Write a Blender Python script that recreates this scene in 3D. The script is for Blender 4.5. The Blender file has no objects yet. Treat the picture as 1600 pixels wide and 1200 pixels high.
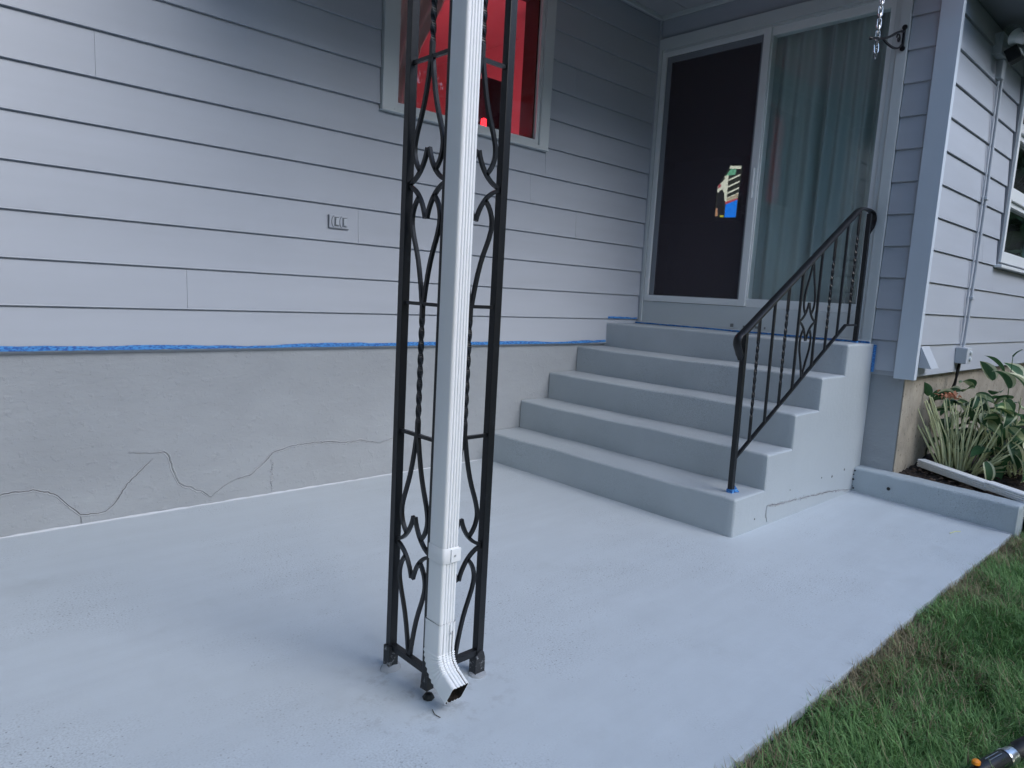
import bpy, bmesh, math, random
import numpy as np
from mathutils import Vector, Matrix
random.seed(7); rng = np.random.default_rng(7)
scene = bpy.context.scene
C = scene.collection

# ---------------------------------------------------------------- camera
cam = bpy.data.cameras.new('camera'); camo = bpy.data.objects.new('camera', cam); C.objects.link(camo)
yaw, pitch, roll = 0.8101, -0.1323, 0.0563
fw = Vector((math.cos(pitch)*math.cos(yaw), math.cos(pitch)*math.sin(yaw), math.sin(pitch)))
r0 = Vector((math.sin(yaw), -math.cos(yaw), 0)); u0 = r0.cross(fw)
rr = math.cos(roll)*r0 + math.sin(roll)*u0; uu = -math.sin(roll)*r0 + math.cos(roll)*u0
m = Matrix.Identity(4)
for i in range(3):
    m[i][0] = rr[i]; m[i][1] = uu[i]; m[i][2] = -fw[i]
m[0][3], m[1][3], m[2][3] = -4.963, -3.6794, 1.2135
camo.matrix_world = m
cam.sensor_width = 36; cam.lens = 1088.25/1600*36; cam.clip_start = 0.05; cam.clip_end = 500
scene.camera = camo

# ---------------------------------------------------------------- sky and sun
SUN_DIR = Vector((0.12, -0.80, 0.60)).normalized()      # towards the light
w = bpy.data.worlds.new('World'); scene.world = w; w.use_nodes = True
nt = w.node_tree; bg = nt.nodes['Background']
sky = nt.nodes.new('ShaderNodeTexSky'); sky.sky_type = 'NISHITA'; sky.sun_disc = False
sky.sun_elevation = math.asin(SUN_DIR.z); sky.sun_rotation = math.atan2(SUN_DIR.x, SUN_DIR.y)
sky.air_density = 1.0; sky.dust_density = 0.6; sky.ozone_density = 1.6
nt.links.new(sky.outputs[0], bg.inputs[0]); bg.inputs[1].default_value = 0.15
sl = bpy.data.lights.new('sun', 'SUN'); sl.energy = 1.1; sl.angle = math.radians(40); sl.color = (1.0, 0.97, 0.95)
so = bpy.data.objects.new('sun', sl); C.objects.link(so)
so.rotation_euler = (-SUN_DIR).to_track_quat('-Z', 'Y').to_euler(); so.location = (0, -6, 8)
scene.view_settings.view_transform = 'Standard'; scene.view_settings.look = 'None'
scene.view_settings.gamma = 1.0; scene.view_settings.use_curve_mapping = False
scene.view_settings.exposure = 1.22

scene.cycles.max_bounces = 5; scene.cycles.diffuse_bounces = 3; scene.cycles.glossy_bounces = 3; scene.cycles.transparent_max_bounces = 8
# ---------------------------------------------------------------- materials
def newmat(name):
    mt = bpy.data.materials.new(name); mt.use_nodes = True
    n = mt.node_tree.nodes; l = mt.node_tree.links
    return mt, n, l, n['Principled BSDF']
def ramp(n, l, fac, stops):
    r = n.new('ShaderNodeValToRGB'); e = r.color_ramp.elements
    while len(e) < len(stops): e.new(0.5)
    for k, (p, c) in enumerate(stops):
        e[k].position = p; e[k].color = (c[0], c[1], c[2], 1)
    l.new(fac, r.inputs[0]); return r.outputs[0]
def coords(n, l, scale=(1, 1, 1)):
    t = n.new('ShaderNodeTexCoord'); mp = n.new('ShaderNodeMapping')
    mp.inputs['Scale'].default_value = scale
    l.new(t.outputs['Object'], mp.inputs[0]); return mp.outputs[0]
def noise(n, l, vec, scale, detail=4, rough=0.6):
    t = n.new('ShaderNodeTexNoise'); t.inputs['Scale'].default_value = scale
    t.inputs['Detail'].default_value = detail; t.inputs['Roughness'].default_value = rough
    l.new(vec, t.inputs['Vector']); return t.outputs['Fac']
def mixc(n, l, fac, a, b, mode='MIX'):
    x = n.new('ShaderNodeMix'); x.data_type = 'RGBA'; x.blend_type = mode
    for inp, v in ((x.inputs[0], fac), (x.inputs[6], a), (x.inputs[7], b)):
        if hasattr(v, 'links'): l.new(v, inp)
        elif isinstance(v, (int, float)): inp.default_value = v
        else: inp.default_value = (*v, 1)
    return x.outputs[2]
def bump(n, l, b, h, strength, dist=0.01, prev=None):
    k = n.new('ShaderNodeBump'); k.inputs['Strength'].default_value = strength; k.inputs['Distance'].default_value = dist
    l.new(h, k.inputs['Height'])
    if prev is not None: l.new(prev, k.inputs['Normal'])
    l.new(k.outputs[0], b.inputs['Normal']); return k.outputs[0]
def sc(c, f): return tuple(x*f for x in c)
def paint(name, col, rough=0.5, var=0.06, vscale=1.5, bscale=60, bstr=0.1, bdist=0.002, stretch=(1, 1, 1), spec=0.4, fine=None):
    mt, n, l, b = newmat(name)
    v = coords(n, l, stretch)
    c = ramp(n, l, noise(n, l, v, vscale, 3), [(0.3, sc(col, 1-var)), (0.7, sc(col, 1+var))])
    if fine:
        c = mixc(n, l, ramp(n, l, noise(n, l, v, fine[0], 3), [(fine[1], (0, 0, 0)), (fine[1]+.06, (1, 1, 1))]), c, sc(col, fine[2]))
    l.new(c, b.inputs['Base Color'])
    b.inputs['Roughness'].default_value = rough; b.inputs['Specular IOR Level'].default_value = spec
    bump(n, l, b, noise(n, l, v, bscale, 3), bstr, bdist)
    return mt
GREY = (0.50, 0.555, 0.60)
M = {}
M['siding'] = paint('siding_paint', (0.42, 0.455, 0.515), 0.45, 0.05, 0.9, 90, 0.14, 0.0015, (0.6, 0.6, 6))
M['trim'] = paint('trim_paint', (0.58, 0.63, 0.65), 0.45, 0.03, 1.2, 60, 0.06)
M['vinyl'] = paint('white_vinyl', (0.74, 0.78, 0.80), 0.35, 0.02, 2, 40, 0.03)
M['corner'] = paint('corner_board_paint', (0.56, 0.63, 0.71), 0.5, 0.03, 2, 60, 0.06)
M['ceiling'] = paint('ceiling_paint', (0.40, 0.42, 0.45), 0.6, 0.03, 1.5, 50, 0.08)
M['concrete_side'] = paint('beige_concrete', (0.33, 0.30, 0.25), 0.9, 0.22, 5, 40, 0.6, 0.006, fine=(35, 0.62, 0.45))
M['caulk'] = paint('pale_caulk', (0.52, 0.55, 0.60), 0.5, 0.05, 9, 40, 0.4, 0.004)
M['crack'] = paint('crack_shadow_paint', (0.13, 0.135, 0.14), 0.9, 0.2, 20, 80, 0.4, 0.003)
M['crack_lip'] = paint('patched_crack_paint', (0.36, 0.38, 0.41), 0.6, 0.06, 20, 90, 0.6, 0.004)
M['white_metal'] = paint('white_enamel', (0.88, 0.90, 0.92), 0.3, 0.02, 4, 12, 0.006, fine=(11, 0.76, 0.88))
M['soil'] = paint('dark_mulch', (0.028, 0.022, 0.019), 0.95, 0.4, 14, 45, 1.0, 0.03)
M['mulch_chip'] = paint('bark_chip', (0.06, 0.042, 0.032), 0.9, 0.4, 30, 80, 0.5, 0.004)
M['box_grey'] = paint('grey_box_paint', (0.46, 0.50, 0.55), 0.5, 0.05, 10, 60, 0.1)
M['conduit'] = paint('conduit_paint', (0.44, 0.48, 0.53), 0.45, 0.05, 10, 60, 0.1)
M['cable'] = paint('black_cable', (0.012, 0.012, 0.013), 0.5, 0.2, 20, 60, 0.1)
M['rubber'] = paint('black_rubber', (0.014, 0.015, 0.018), 0.38, 0.2, 20, 60, 0.1)
M['orange'] = paint('orange_plastic', (0.85, 0.28, 0.02), 0.35, 0.06, 20, 60, 0.05)
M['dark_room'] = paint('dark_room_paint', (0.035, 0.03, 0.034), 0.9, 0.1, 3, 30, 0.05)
M['red_room'] = paint('pale_room_paint', (0.78, 0.75, 0.75), 0.85, 0.04, 2, 30, 0.05)
M['dark_wood'] = paint('dark_wood', (0.03, 0.016, 0.013), 0.45, 0.3, 4, 40, 0.1, stretch=(1, 1, .1))
M['roof'] = paint('asphalt_shingle', (0.05, 0.05, 0.055), 0.95, 0.2, 20, 80, 0.6, 0.006)
M['bark'] = paint('bark', (0.07, 0.055, 0.04), 0.95, 0.3, 6, 18, 1.0, 0.03, stretch=(1, 1, .25))
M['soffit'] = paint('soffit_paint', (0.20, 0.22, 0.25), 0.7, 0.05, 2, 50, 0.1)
M['dab'] = paint('torn_paper', (0.20, 0.21, 0.21), 0.9, 0.2, 60, 60, 0.2)

def iron(name, col):
    mt, n, l, b = newmat(name); v = coords(n, l)
    wear = ramp(n, l, noise(n, l, v, 22, 6, 0.7), [(0.60, (0, 0, 0)), (0.74, (1, 1, 1))])
    l.new(mixc(n, l, wear, col, sc(col, 2.6)), b.inputs['Base Color'])
    b.inputs['Roughness'].default_value = 0.36; b.inputs['Specular IOR Level'].default_value = 0.42
    bump(n, l, b, noise(n, l, v, 130, 4), 0.25, 0.002); return mt
M['iron'] = iron('black_iron_paint', (0.010, 0.0115, 0.0145))
def ironfoot():
    mt, n, l, b = newmat('chipped_iron_foot'); v = coords(n, l)
    wear = ramp(n, l, noise(n, l, v, 55, 5, 0.7), [(0.56, (0, 0, 0)), (0.64, (1, 1, 1))])
    l.new(mixc(n, l, wear, (0.018, 0.02, 0.024), (0.26, 0.27, 0.29)), b.inputs['Base Color'])
    b.inputs['Roughness'].default_value = 0.55
    bump(n, l, b, noise(n, l, v, 70, 4), 0.6, 0.004); return mt
M['foot'] = ironfoot()
def metal(name, col, rough):
    mt, n, l, b = newmat(name); v = coords(n, l)
    l.new(ramp(n, l, noise(n, l, v, 60, 3), [(0.3, sc(col, .85)), (0.7, col)]), b.inputs['Base Color'])
    b.inputs['Metallic'].default_value = 1; b.inputs['Roughness'].default_value = rough; return mt
M['zinc'] = metal('zinc_chain', (0.75, 0.77, 0.80), 0.25)
M['silver'] = metal('silver_ring', (0.7, 0.72, 0.76), 0.3)

def floorpaint(name, col, pits, rough, grit=1.0):
    """fresh porch paint on broom-finished concrete: satin, pebbled, with small dark pits"""
    mt, n, l, b = newmat(name); v = coords(n, l)
    big = noise(n, l, v, 0.7, 4); mid = noise(n, l, v, 7, 5)
    c = ramp(n, l, big, [(0.3, sc(col, 0.95)), (0.7, sc(col, 1.05))])
    c = mixc(n, l, 0.5, c, ramp(n, l, mid, [(0.3, sc(col, 0.95)), (0.7, sc(col, 1.05))]))
    vo = n.new('ShaderNodeTexVoronoi'); vo.inputs['Scale'].default_value = 58; l.new(v, vo.inputs['Vector'])
    pit = ramp(n, l, vo.outputs['Distance'], [(0.10, (1, 1, 1)), (0.20, (0, 0, 0))])
    msk = ramp(n, l, noise(n, l, v, 1.3, 6, 0.7), [(0.46, (0, 0, 0)), (0.62, (1, 1, 1))])
    pm = mixc(n, l, 1.0, pit, msk, 'MULTIPLY')
    sel = n.new('ShaderNodeMath'); sel.operation = 'GREATER_THAN'; sel.inputs[1].default_value = 1-pits
    l.new(vo.outputs['Color'], sel.inputs[0])
    pm = mixc(n, l, 1.0, pm, sel.outputs[0], 'MULTIPLY')
    spk = noise(n, l, v, 165, 2, 0.5)
    c = mixc(n, l, mixc(n, l, 1.0, msk, (0.75, 0.75, 0.75), 'MULTIPLY'), c, mixc(n, l, 1.0, c, ramp(n, l, spk, [(0.34, (.74,)*3), (0.5, (1,)*3), (0.66, (1.12,)*3)]), 'MULTIPLY'))
    c = mixc(n, l, pm, c, sc(col, 0.45))
    l.new(c, b.inputs['Base Color'])
    l.new(ramp(n, l, mid, [(0.3, (rough-.06,)*3), (0.7, (rough+.08,)*3)]), b.inputs['Roughness'])
    b.inputs['Specular IOR Level'].default_value = 0.45
    h1 = noise(n, l, v, 170, 3, 0.55)
    k1 = bump(n, l, b, h1, 0.32*grit, 0.0022)
    k2 = bump(n, l, b, noise(n, l, v, 24, 3, 0.6), 0.30, 0.006, k1)
    return mt
def scuffed(mt):
    n, l = mt.node_tree.nodes, mt.node_tree.links; b = n['Principled BSDF']; src = b.inputs['Base Color'].links[0].from_socket
    tc = n.new('ShaderNodeTexCoord'); vm = n.new('ShaderNodeVectorMath'); vm.operation = 'DISTANCE'; vm.inputs[1].default_value = (-3.74, -2.10, 0); l.new(tc.outputs['Object'], vm.inputs[0])
    near = ramp(n, l, vm.outputs['Value'], [(0.10, (1, 1, 1)), (0.34, (0, 0, 0))])
    v = coords(n, l); sc_ = ramp(n, l, noise(n, l, v, 16, 4, .7), [(0.52, (0, 0, 0)), (0.66, (1, 1, 1))])
    f = mixc(n, l, 1.0, near, sc_, 'MULTIPLY')
    streak = ramp(n, l, noise(n, l, coords(n, l, (.5, 5, 1)), 2.4, 4, .6), [(0.35, (.975,)*3), (0.65, (1.015,)*3)])
    c = mixc(n, l, 1.0, src, streak, 'MULTIPLY')
    stain = ramp(n, l, noise(n, l, v, 1.9, 5, .65), [(0.60, (1, 1, 1)), (0.74, (.90, .90, .89))])
    c = mixc(n, l, 1.0, c, stain, 'MULTIPLY')
    c = mixc(n, l, mixc(n, l, 1.0, f, (.4, .4, .4), 'MULTIPLY'), c, (.20, .205, .21))
    l.new(c, b.inputs['Base Color']); return mt
M['floor'] = scuffed(floorpaint('porch_floor_paint', GREY, 0.7, 0.40, 1.8))
M['steps'] = floorpaint('step_paint', (0.41, 0.46, 0.50), 0.15, 0.42, 0.7)
M['curb'] = floorpaint('curb_paint', (0.40, 0.46, 0.505), 0.5, 0.48, 1.4)
def foundation():
    mt, n, l, b = newmat('foundation_paint'); v = coords(n, l, (1, 1, 2.2))
    col = (0.315, 0.34, 0.368)
    c = ramp(n, l, noise(n, l, v, 1.1, 6, 0.65), [(0.3, sc(col, .90)), (0.7, sc(col, 1.08))])
    c = mixc(n, l, ramp(n, l, noise(n, l, v, 9, 6, .7), [(0.60, (0, 0, 0)), (0.75, (.6, .6, .6))]), c, sc(col, 1.15))
    l.new(c, b.inputs['Base Color']); b.inputs['Roughness'].default_value = 0.55
    b.inputs['Specular IOR Level'].default_value = 0.35
    k = bump(n, l, b, noise(n, l, v, 5, 7, .68), 0.55, 0.012)
    v2 = coords(n, l, (1, 1, 1))
    bl = ramp(n, l, noise(n, l, v2, 26, 4, .6), [(0.55, (0, 0, 0)), (0.8, (1, 1, 1))])
    bump(n, l, b, bl, 0.45, 0.006, k)
    return mt
M['foundation'] = foundation()
def tape():
    mt, n, l, b = newmat('blue_masking_tape'); v = coords(n, l, (1, 1, 1.0))
    br = noise(n, l, coords(n, l, (60, 60, 190)), 1.0, 2)
    c = ramp(n, l, br, [(0.46, (0.07, 0.29, 0.66)), (0.56, (0.02, 0.10, 0.36))])
    l.new(c, b.inputs['Base Color']); b.inputs['Roughness'].default_value = 0.6
    bump(n, l, b, noise(n, l, v, 60, 3), 0.3, 0.003); return mt
M['tape'] = tape()
def glass(name, tint=(0.9, 0.94, 0.93), ior=1.5):
    mt, n, l, b = newmat(name); n.remove(b)
    out = n['Material Output']; tr = n.new('ShaderNodeBsdfTransparent'); gl = n.new('ShaderNodeBsdfGlossy')
    tr.inputs[0].default_value = (*tint, 1); gl.inputs['Roughness'].default_value = 0.01
    fr = n.new('ShaderNodeFresnel'); ge = n.new('ShaderNodeNewGeometry'); mr = n.new('ShaderNodeMapRange'); mr.inputs[3].default_value = ior; mr.inputs[4].default_value = 1/ior
    l.new(ge.outputs['Backfacing'], mr.inputs[0]); l.new(mr.outputs[0], fr.inputs[0])
    v = coords(n, l); bp = n.new('ShaderNodeBump'); bp.inputs['Strength'].default_value = 0.03; bp.inputs['Distance'].default_value = 0.02
    l.new(noise(n, l, v, 1.6, 2), bp.inputs['Height']); l.new(bp.outputs[0], gl.inputs['Normal'])
    mx = n.new('ShaderNodeMixShader'); l.new(fr.outputs[0], mx.inputs[0]); l.new(tr.outputs[0], mx.inputs[1]); l.new(gl.outputs[0], mx.inputs[2])
    l.new(mx.outputs[0], out.inputs[0]); return mt
M['glass'] = glass('window_glass', (0.94, 0.98, 0.975), 1.62)
M['red_glass'] = glass('clear_glass', (0.92, 0.9, 0.9), 1.4)
def screen():
    mt, n, l, b = newmat('insect_screen')
    out = n['Material Output']; tr = n.new('ShaderNodeBsdfTransparent'); tr.inputs[0].default_value = (1, 1, 1, 1)
    b.inputs['Base Color'].default_value = (0.085, 0.075, 0.092, 1); b.inputs['Roughness'].default_value = 0.8
    b.inputs['Specular IOR Level'].default_value = 0.1
    v = coords(n, l); mx = n.new('ShaderNodeMixShader')
    l.new(ramp(n, l, noise(n, l, v, 2, 3), [(0.3, (.46,)*3), (0.7, (.52,)*3)]), mx.inputs[0])
    l.new(tr.outputs[0], mx.inputs[1]); l.new(b.outputs[0], mx.inputs[2]); l.new(mx.outputs[0], out.inputs[0]); return mt
M['screen'] = screen()
M['curtain'] = paint('sheer_curtain', (0.36, 0.43, 0.44), 0.9, 0.06, 3, 200, 0.15, 0.001, stretch=(1, 1, .05))
def emit(name, col, s):
    mt, n, l, b = newmat(name); v = coords(n, l)
    c = ramp(n, l, noise(n, l, v, 25, 2), [(0.3, sc(col, .85)), (0.7, col)])
    l.new(c, b.inputs['Emission Color']); b.inputs['Emission Strength'].default_value = s
    b.inputs['Base Color'].default_value = (0.01, 0.01, 0.01, 1); return mt
def vcol(name, rough=0.55, trans=0.0, spec=0.3):
    mt, n, l, b = newmat(name); a = n.new('ShaderNodeAttribute'); a.attribute_name = 'Col'
    v = coords(n, l); c = mixc(n, l, 1.0, a.outputs['Color'], ramp(n, l, noise(n, l, v, 30, 3), [(0.3, (.82,)*3), (0.7, (1.1,)*3)]), 'MULTIPLY')
    l.new(c, b.inputs['Base Color']); b.inputs['Roughness'].default_value = rough; b.inputs['Specular IOR Level'].default_value = spec
    if trans:
        out = n['Material Output']; t = n.new('ShaderNodeBsdfTranslucent'); l.new(c, t.inputs[0])
        mx = n.new('ShaderNodeMixShader'); mx.inputs[0].default_value = trans
        l.new(b.outputs[0], mx.inputs[1]); l.new(t.outputs[0], mx.inputs[2]); l.new(mx.outputs[0], out.inputs[0])
    return mt
M['grass'] = vcol('grass_blades', 0.5, 0.25)
M['leaf'] = vcol('tree_leaves', 0.5, 0.0)
M['stalk'] = paint('pale_stalk', (0.60, 0.64, 0.38), 0.5, 0.18, 14, 60, 0.1)
M['dead_flower'] = paint('dried_petals', (0.66, 0.31, 0.20), 0.8, 0.35, 40, 60, 0.3)
def hosta(name, inner, rim, edge):
    mt, n, l, b = newmat(name)
    uv = n.new('ShaderNodeUVMap'); sp = n.new('ShaderNodeSeparateXYZ'); l.new(uv.outputs[0], sp.inputs[0])
    s1 = n.new('ShaderNodeMath'); s1.operation = 'SUBTRACT'; s1.inputs[1].default_value = 0.5; l.new(sp.outputs[0], s1.inputs[0])
    s2 = n.new('ShaderNodeMath'); s2.operation = 'ABSOLUTE'; l.new(s1.outputs[0], s2.inputs[0])
    mp = n.new('ShaderNodeMapping'); mp.inputs['Scale'].default_value = (16, 1.5, 1); l.new(uv.outputs[0], mp.inputs[0])
    ns = noise(n, l, mp.outputs[0], 2.0, 3)
    a = n.new('ShaderNodeMath'); a.operation = 'MULTIPLY_ADD'; a.inputs[1].default_value = 0.22; l.new(ns, a.inputs[0]); l.new(s2.outputs[0], a.inputs[2])
    f = ramp(n, l, a.outputs[0], [(edge, (0, 0, 0)), (edge+.02, (1, 1, 1))])
    c1 = ramp(n, l, ns, [(0.3, sc(inner, .75)), (0.7, sc(inner, 1.25))])
    c = mixc(n, l, f, c1, rim)
    l.new(c, b.inputs['Base Color']); b.inputs['Roughness'].default_value = 0.42; b.inputs['Specular IOR Level'].default_value = 0.35
    wv = n.new('ShaderNodeMath'); wv.operation = 'SINE'; m2 = n.new('ShaderNodeMath'); m2.operation = 'MULTIPLY'; m2.inputs[1].default_value = 75
    l.new(sp.outputs[0], m2.inputs[0]); l.new(m2.outputs[0], wv.inputs[0])
    bump(n, l, b, wv.outputs[0], 0.3, 0.002)
    out = n['Material Output']; t = n.new('ShaderNodeBsdfTranslucent'); l.new(c, t.inputs[0])
    mx = n.new('ShaderNodeMixShader'); mx.inputs[0].default_value = 0.2
    l.new(b.outputs[0], mx.inputs[1]); l.new(t.outputs[0], mx.inputs[2]); l.new(mx.outputs[0], out.inputs[0])
    return mt
M['hosta'] = hosta('variegated_leaf', (0.06, 0.145, 0.065), (0.68, 0.70, 0.47), 0.42)
M['hosta_pale'] = hosta('pale_streaked_leaf', (0.46, 0.53, 0.27), (0.075, 0.17, 0.07), 0.36)
M['hosta_green'] = hosta('plain_leaf', (0.045, 0.13, 0.05), (0.05, 0.14, 0.055), 0.9)
def lawnmat():
    mt, n, l, b = newmat('lawn_soil'); v = coords(n, l)
    c = ramp(n, l, noise(n, l, v, 9, 6, .7), [(0.35, (0.018, 0.026, 0.010)), (0.6, (0.035, 0.055, 0.018)), (0.75, (0.07, 0.06, 0.03))])
    l.new(c, b.inputs['Base Color']); b.inputs['Roughness'].default_value = 0.95
    bump(n, l, b, noise(n, l, v, 60, 4), 1.0, 0.02); return mt
M['lawn'] = lawnmat()

# ---------------------------------------------------------------- mesh helpers
class MB:
    def __init__(s): s.v = []; s.f = []
    def add(s, vs, fs):
        o = len(s.v); s.v += [tuple(x) for x in vs]; s.f += [tuple(i+o for i in f) for f in fs]; return s
    def box(s, x0, x1, y0, y1, z0, z1, b=0.0):
        if b <= 0:
            vs = [(x, y, z) for z in (z0, z1) for y in (y0, y1) for x in (x0, x1)]
            return s.add(vs, [(0, 2, 3, 1), (4, 5, 7, 6), (0, 1, 5, 4), (2, 6, 7, 3), (0, 4, 6, 2), (1, 3, 7, 5)])
        bm = bmesh.new(); bmesh.ops.create_cube(bm, size=1)
        for q in bm.verts: q.co = Vector(((x0+x1)/2+q.co.x*(x1-x0), (y0+y1)/2+q.co.y*(y1-y0), (z0+z1)/2+q.co.z*(z1-z0)))
        bmesh.ops.bevel(bm, geom=bm.edges[:], offset=b, segments=2, affect='EDGES', profile=0.6)
        return s.bm(bm)
    def bm(s, bm):
        bm.verts.index_update(); s.add([v.co for v in bm.verts], [[v.index for v in f.verts] for f in bm.faces]); bm.free(); return s
    def sweep(s, pts, sec, twist=None, up=(0, 0, 1), scale=None, cap=True, closed=False):
        """section polygon swept along a path; sec points are (side, up) offsets"""
        P = [Vector(p) for p in pts]; n = len(P); k = len(sec); o = len(s.v)
        upv = Vector(up)
        for i in range(n):
            if closed: t = (P[(i+1) % n]-P[i-1])
            else: t = (P[min(i+1, n-1)]-P[max(i-1, 0)])
            t.normalize(); a = upv
            if abs(t.dot(a)) > 0.98: a = Vector((0, 1, 0)) if abs(t.y) < 0.9 else Vector((1, 0, 0))
            sd = t.cross(a).normalized(); u = sd.cross(t).normalized()
            tw = twist[i] if twist else 0; q = scale[i] if scale else 1
            c, d = math.cos(tw), math.sin(tw)
            for (x, y) in sec:
                x, y = x*q, y*q
                p = P[i] + sd*(c*x-d*y) + u*(d*x+c*y); s.v.append(tuple(p))
        rings = n if closed else n-1
        for i in range(rings):
            for j in range(k):
                a = o+i*k+j; b = o+i*k+(j+1) % k; a2 = o+((i+1) % n)*k+j; b2 = o+((i+1) % n)*k+(j+1) % k
                s.f.append((a, b, b2, a2))
        if cap and not closed:
            s.f.append(tuple(o+j for j in reversed(range(k)))); s.f.append(tuple(o+(n-1)*k+j for j in range(k)))
        return s
    def lathe(s, prof, M4, seg=20):
        o = len(s.v)
        for (r, z) in prof:
            for j in range(seg):
                a = 2*math.pi*j/seg; s.v.append(tuple(M4 @ Vector((r*math.cos(a), r*math.sin(a), z))))
        for i in range(len(prof)-1):
            for j in range(seg):
                s.f.append((o+i*seg+j, o+i*seg+(j+1) % seg, o+(i+1)*seg+(j+1) % seg, o+(i+1)*seg+j))
        return s
    def build(s, name, mat, parent=None, smooth=False, uv=None):
        me = bpy.data.meshes.new(name); me.from_pydata(s.v, [], s.f); me.update()
        bm = bmesh.new(); bm.from_mesh(me); bmesh.ops.recalc_face_normals(bm, faces=bm.faces[:]); bm.to_mesh(me); bm.free()
        if smooth:
            for p in me.polygons: p.use_smooth = True
            if smooth != 'all':
                me.set_sharp_from_angle(angle=math.radians(40))
                for p in me.polygons:
                    if len(p.vertices) > 8: p.use_smooth = False
        me.materials.append(M[mat] if isinstance(mat, str) else mat)
        o = bpy.data.objects.new(name, me); C.objects.link(o)
        if parent: o.parent = parent
        return o
def sq(w, h=None): h = h or w; return [(-w/2, -h/2), (w/2, -h/2), (w/2, h/2), (-w/2, h/2)]
def circ(r, n=10): return [(r*math.cos(2*math.pi*i/n), r*math.sin(2*math.pi*i/n)) for i in range(n)]
def tag(o, label, cat, group=None, kind=None):
    if label: o['label'] = label
    if cat: o['category'] = cat
    if group: o['group'] = group
    if kind: o['kind'] = kind
    return o
def empty(name, loc=(0, 0, 0), parent=None):
    o = bpy.data.objects.new(name, None); C.objects.link(o); o.empty_display_size = .1
    if parent: o.parent = parent
    o.location = loc
    return o
def bez(p0, p1, p2, p3, n=10):
    out = []
    for i in range(n+1):
        t = i/n; a = (1-t)
        out.append(tuple(a*a*a*p0[k]+3*a*a*t*p1[k]+3*a*t*t*p2[k]+t*t*t*p3[k] for k in range(len(p0))))
    return out

# ================================================================ SETTING
YC = -2.192           # front wall of the right wing
EXP = 0.203; ZB = 0.831; CEIL = 3.50
# lawn sheet to the horizon
g = MB().box(-150, 150, -150, 150, -1.0, -0.035).build('lawn_ground', 'lawn'); tag(g, None, None, kind='structure')
# porch slab: a fine sheet with slightly wavy front edge
mb = MB(); xs = np.linspace(-9, -0.06, 240); edge = -2.886 + 0.004*np.sin(xs*3.1)+0.0015*np.sin(xs*17.3+1)+rng.normal(0, .0015, len(xs))
tv = []
for i, x in enumerate(xs):
    xx = x if x < -0.3 else x
    tv += [(xx, 0.02, 0.0), (xx, edge[i]+.006, 0.0), (xx, edge[i]+.002, -0.0015), (xx, edge[i], -0.006), (xx, edge[i]+.012, -0.14)]
tf = []
for i in range(len(xs)-1):
    for j in range(4): a = i*5+j; tf.append((a, a+1, a+6, a+5))
mb.add(tv, tf); slab = mb.build('porch_floor', 'floor', smooth=True); tag(slab, None, None, kind='structure')

# ================================================================ HOUSE
house = empty('house', (0, 0, 0))
tag(house, 'grey lap sided house with porch recess, sliding glass door and painted foundation', 'house')
# wall frames: (origin, along, normal)
def wall_pt(fr, t, o, z):
    (ox, oy), (ax, ay), (nx, ny) = fr
    return (ox+ax*t+nx*o, oy+ay*t+ny*o, z)
F1 = ((0, 0), (1, 0), (0, -1)); F2 = ((0, 0), (0, -1), (-1, 0)); F3 = ((0, YC), (1, 0), (0, -1))
def board(fr, t0, t1, z0, z1, parent, jit=0.0):
    prof = [(0.009, z1+.006), (0.009, z1-.008), (0.0135, z1-.0085), (0.0255+jit, z0+.004), (0.0265+jit, z0+.0015), (0.0255+jit, z0), (0.001, z0+.001)]
    vs = [wall_pt(fr, t, o, z) for t in (t0, t1) for (o, z) in prof]; k = len(prof)
    fs = [(j, (j+1) % k, k+(j+1) % k, k+j) for j in range(k)] + [tuple(range(k)), tuple(range(2*k-1, k-1, -1))]
    return MB().add(vs, fs).build('siding_board', 'siding', parent)
def courses(fr, t0, t1, ztop, parent, holes=(), seams={}, zb=ZB):
    k = 0
    while zb+k*EXP < ztop:
        z0 = zb+k*EXP; z1 = min(z0+EXP, ztop)
        segs = [(t0, t1)]
        for (h0, h1, hz0, hz1) in holes:
            if z1 > hz0+.002 and z0 < hz1:
                ns = []
                for a, b in segs:
                    if b <= h0 or a >= h1: ns.append((a, b))
                    else:
                        if a < h0: ns.append((a, h0))
                        if b > h1: ns.append((h1, b))
                if z0 < hz0-.01:      # course notched under the opening
                    board(fr, h0, h1, z0, hz0-.012, parent); 
                segs = ns
        for a, b in segs:
            cuts = [a] + sorted(s for s in seams.get(k, ()) if a+.15 < s < b-.15) + [b]
            for p, q in zip(cuts[:-1], cuts[1:]):
                board(fr, p+.0006, q-.0006, z0, z1, parent, random.uniform(-.0008, .0008))
        k += 1
# --- wall 1 (with the small window)
WX0, WX1, WZ0, WZ1 = -2.665, -1.275, 2.23, 3.36
w1 = MB().box(-9, WX0+.05, 0.0, .14, .82, CEIL+.1).box(WX1-.05, 0, 0.0, .14, .82, CEIL+.1).box(WX0+.05, WX1-.05, 0.0, .14, .82, WZ0+.05).box(WX0+.05, WX1-.05, 0.0, .14, WZ1-.05, CEIL+.1).build('siding_wall', 'siding', house)
courses(F1, -9, -0.033, CEIL, w1, [(WX0-.004, WX1+.004, WZ0, WZ1)],
        {0: (-4.9,), 1: (-3.747, -6.6), 2: (-5.4,), 3: (-2.79, -6), 4: (-4.6, -.9), 5: (-1.407, -5.2), 6: (-4.13,), 7: (-5.8,), 8: (-4.9,), 9: (-1.0,), 10: (-6,)})
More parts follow.
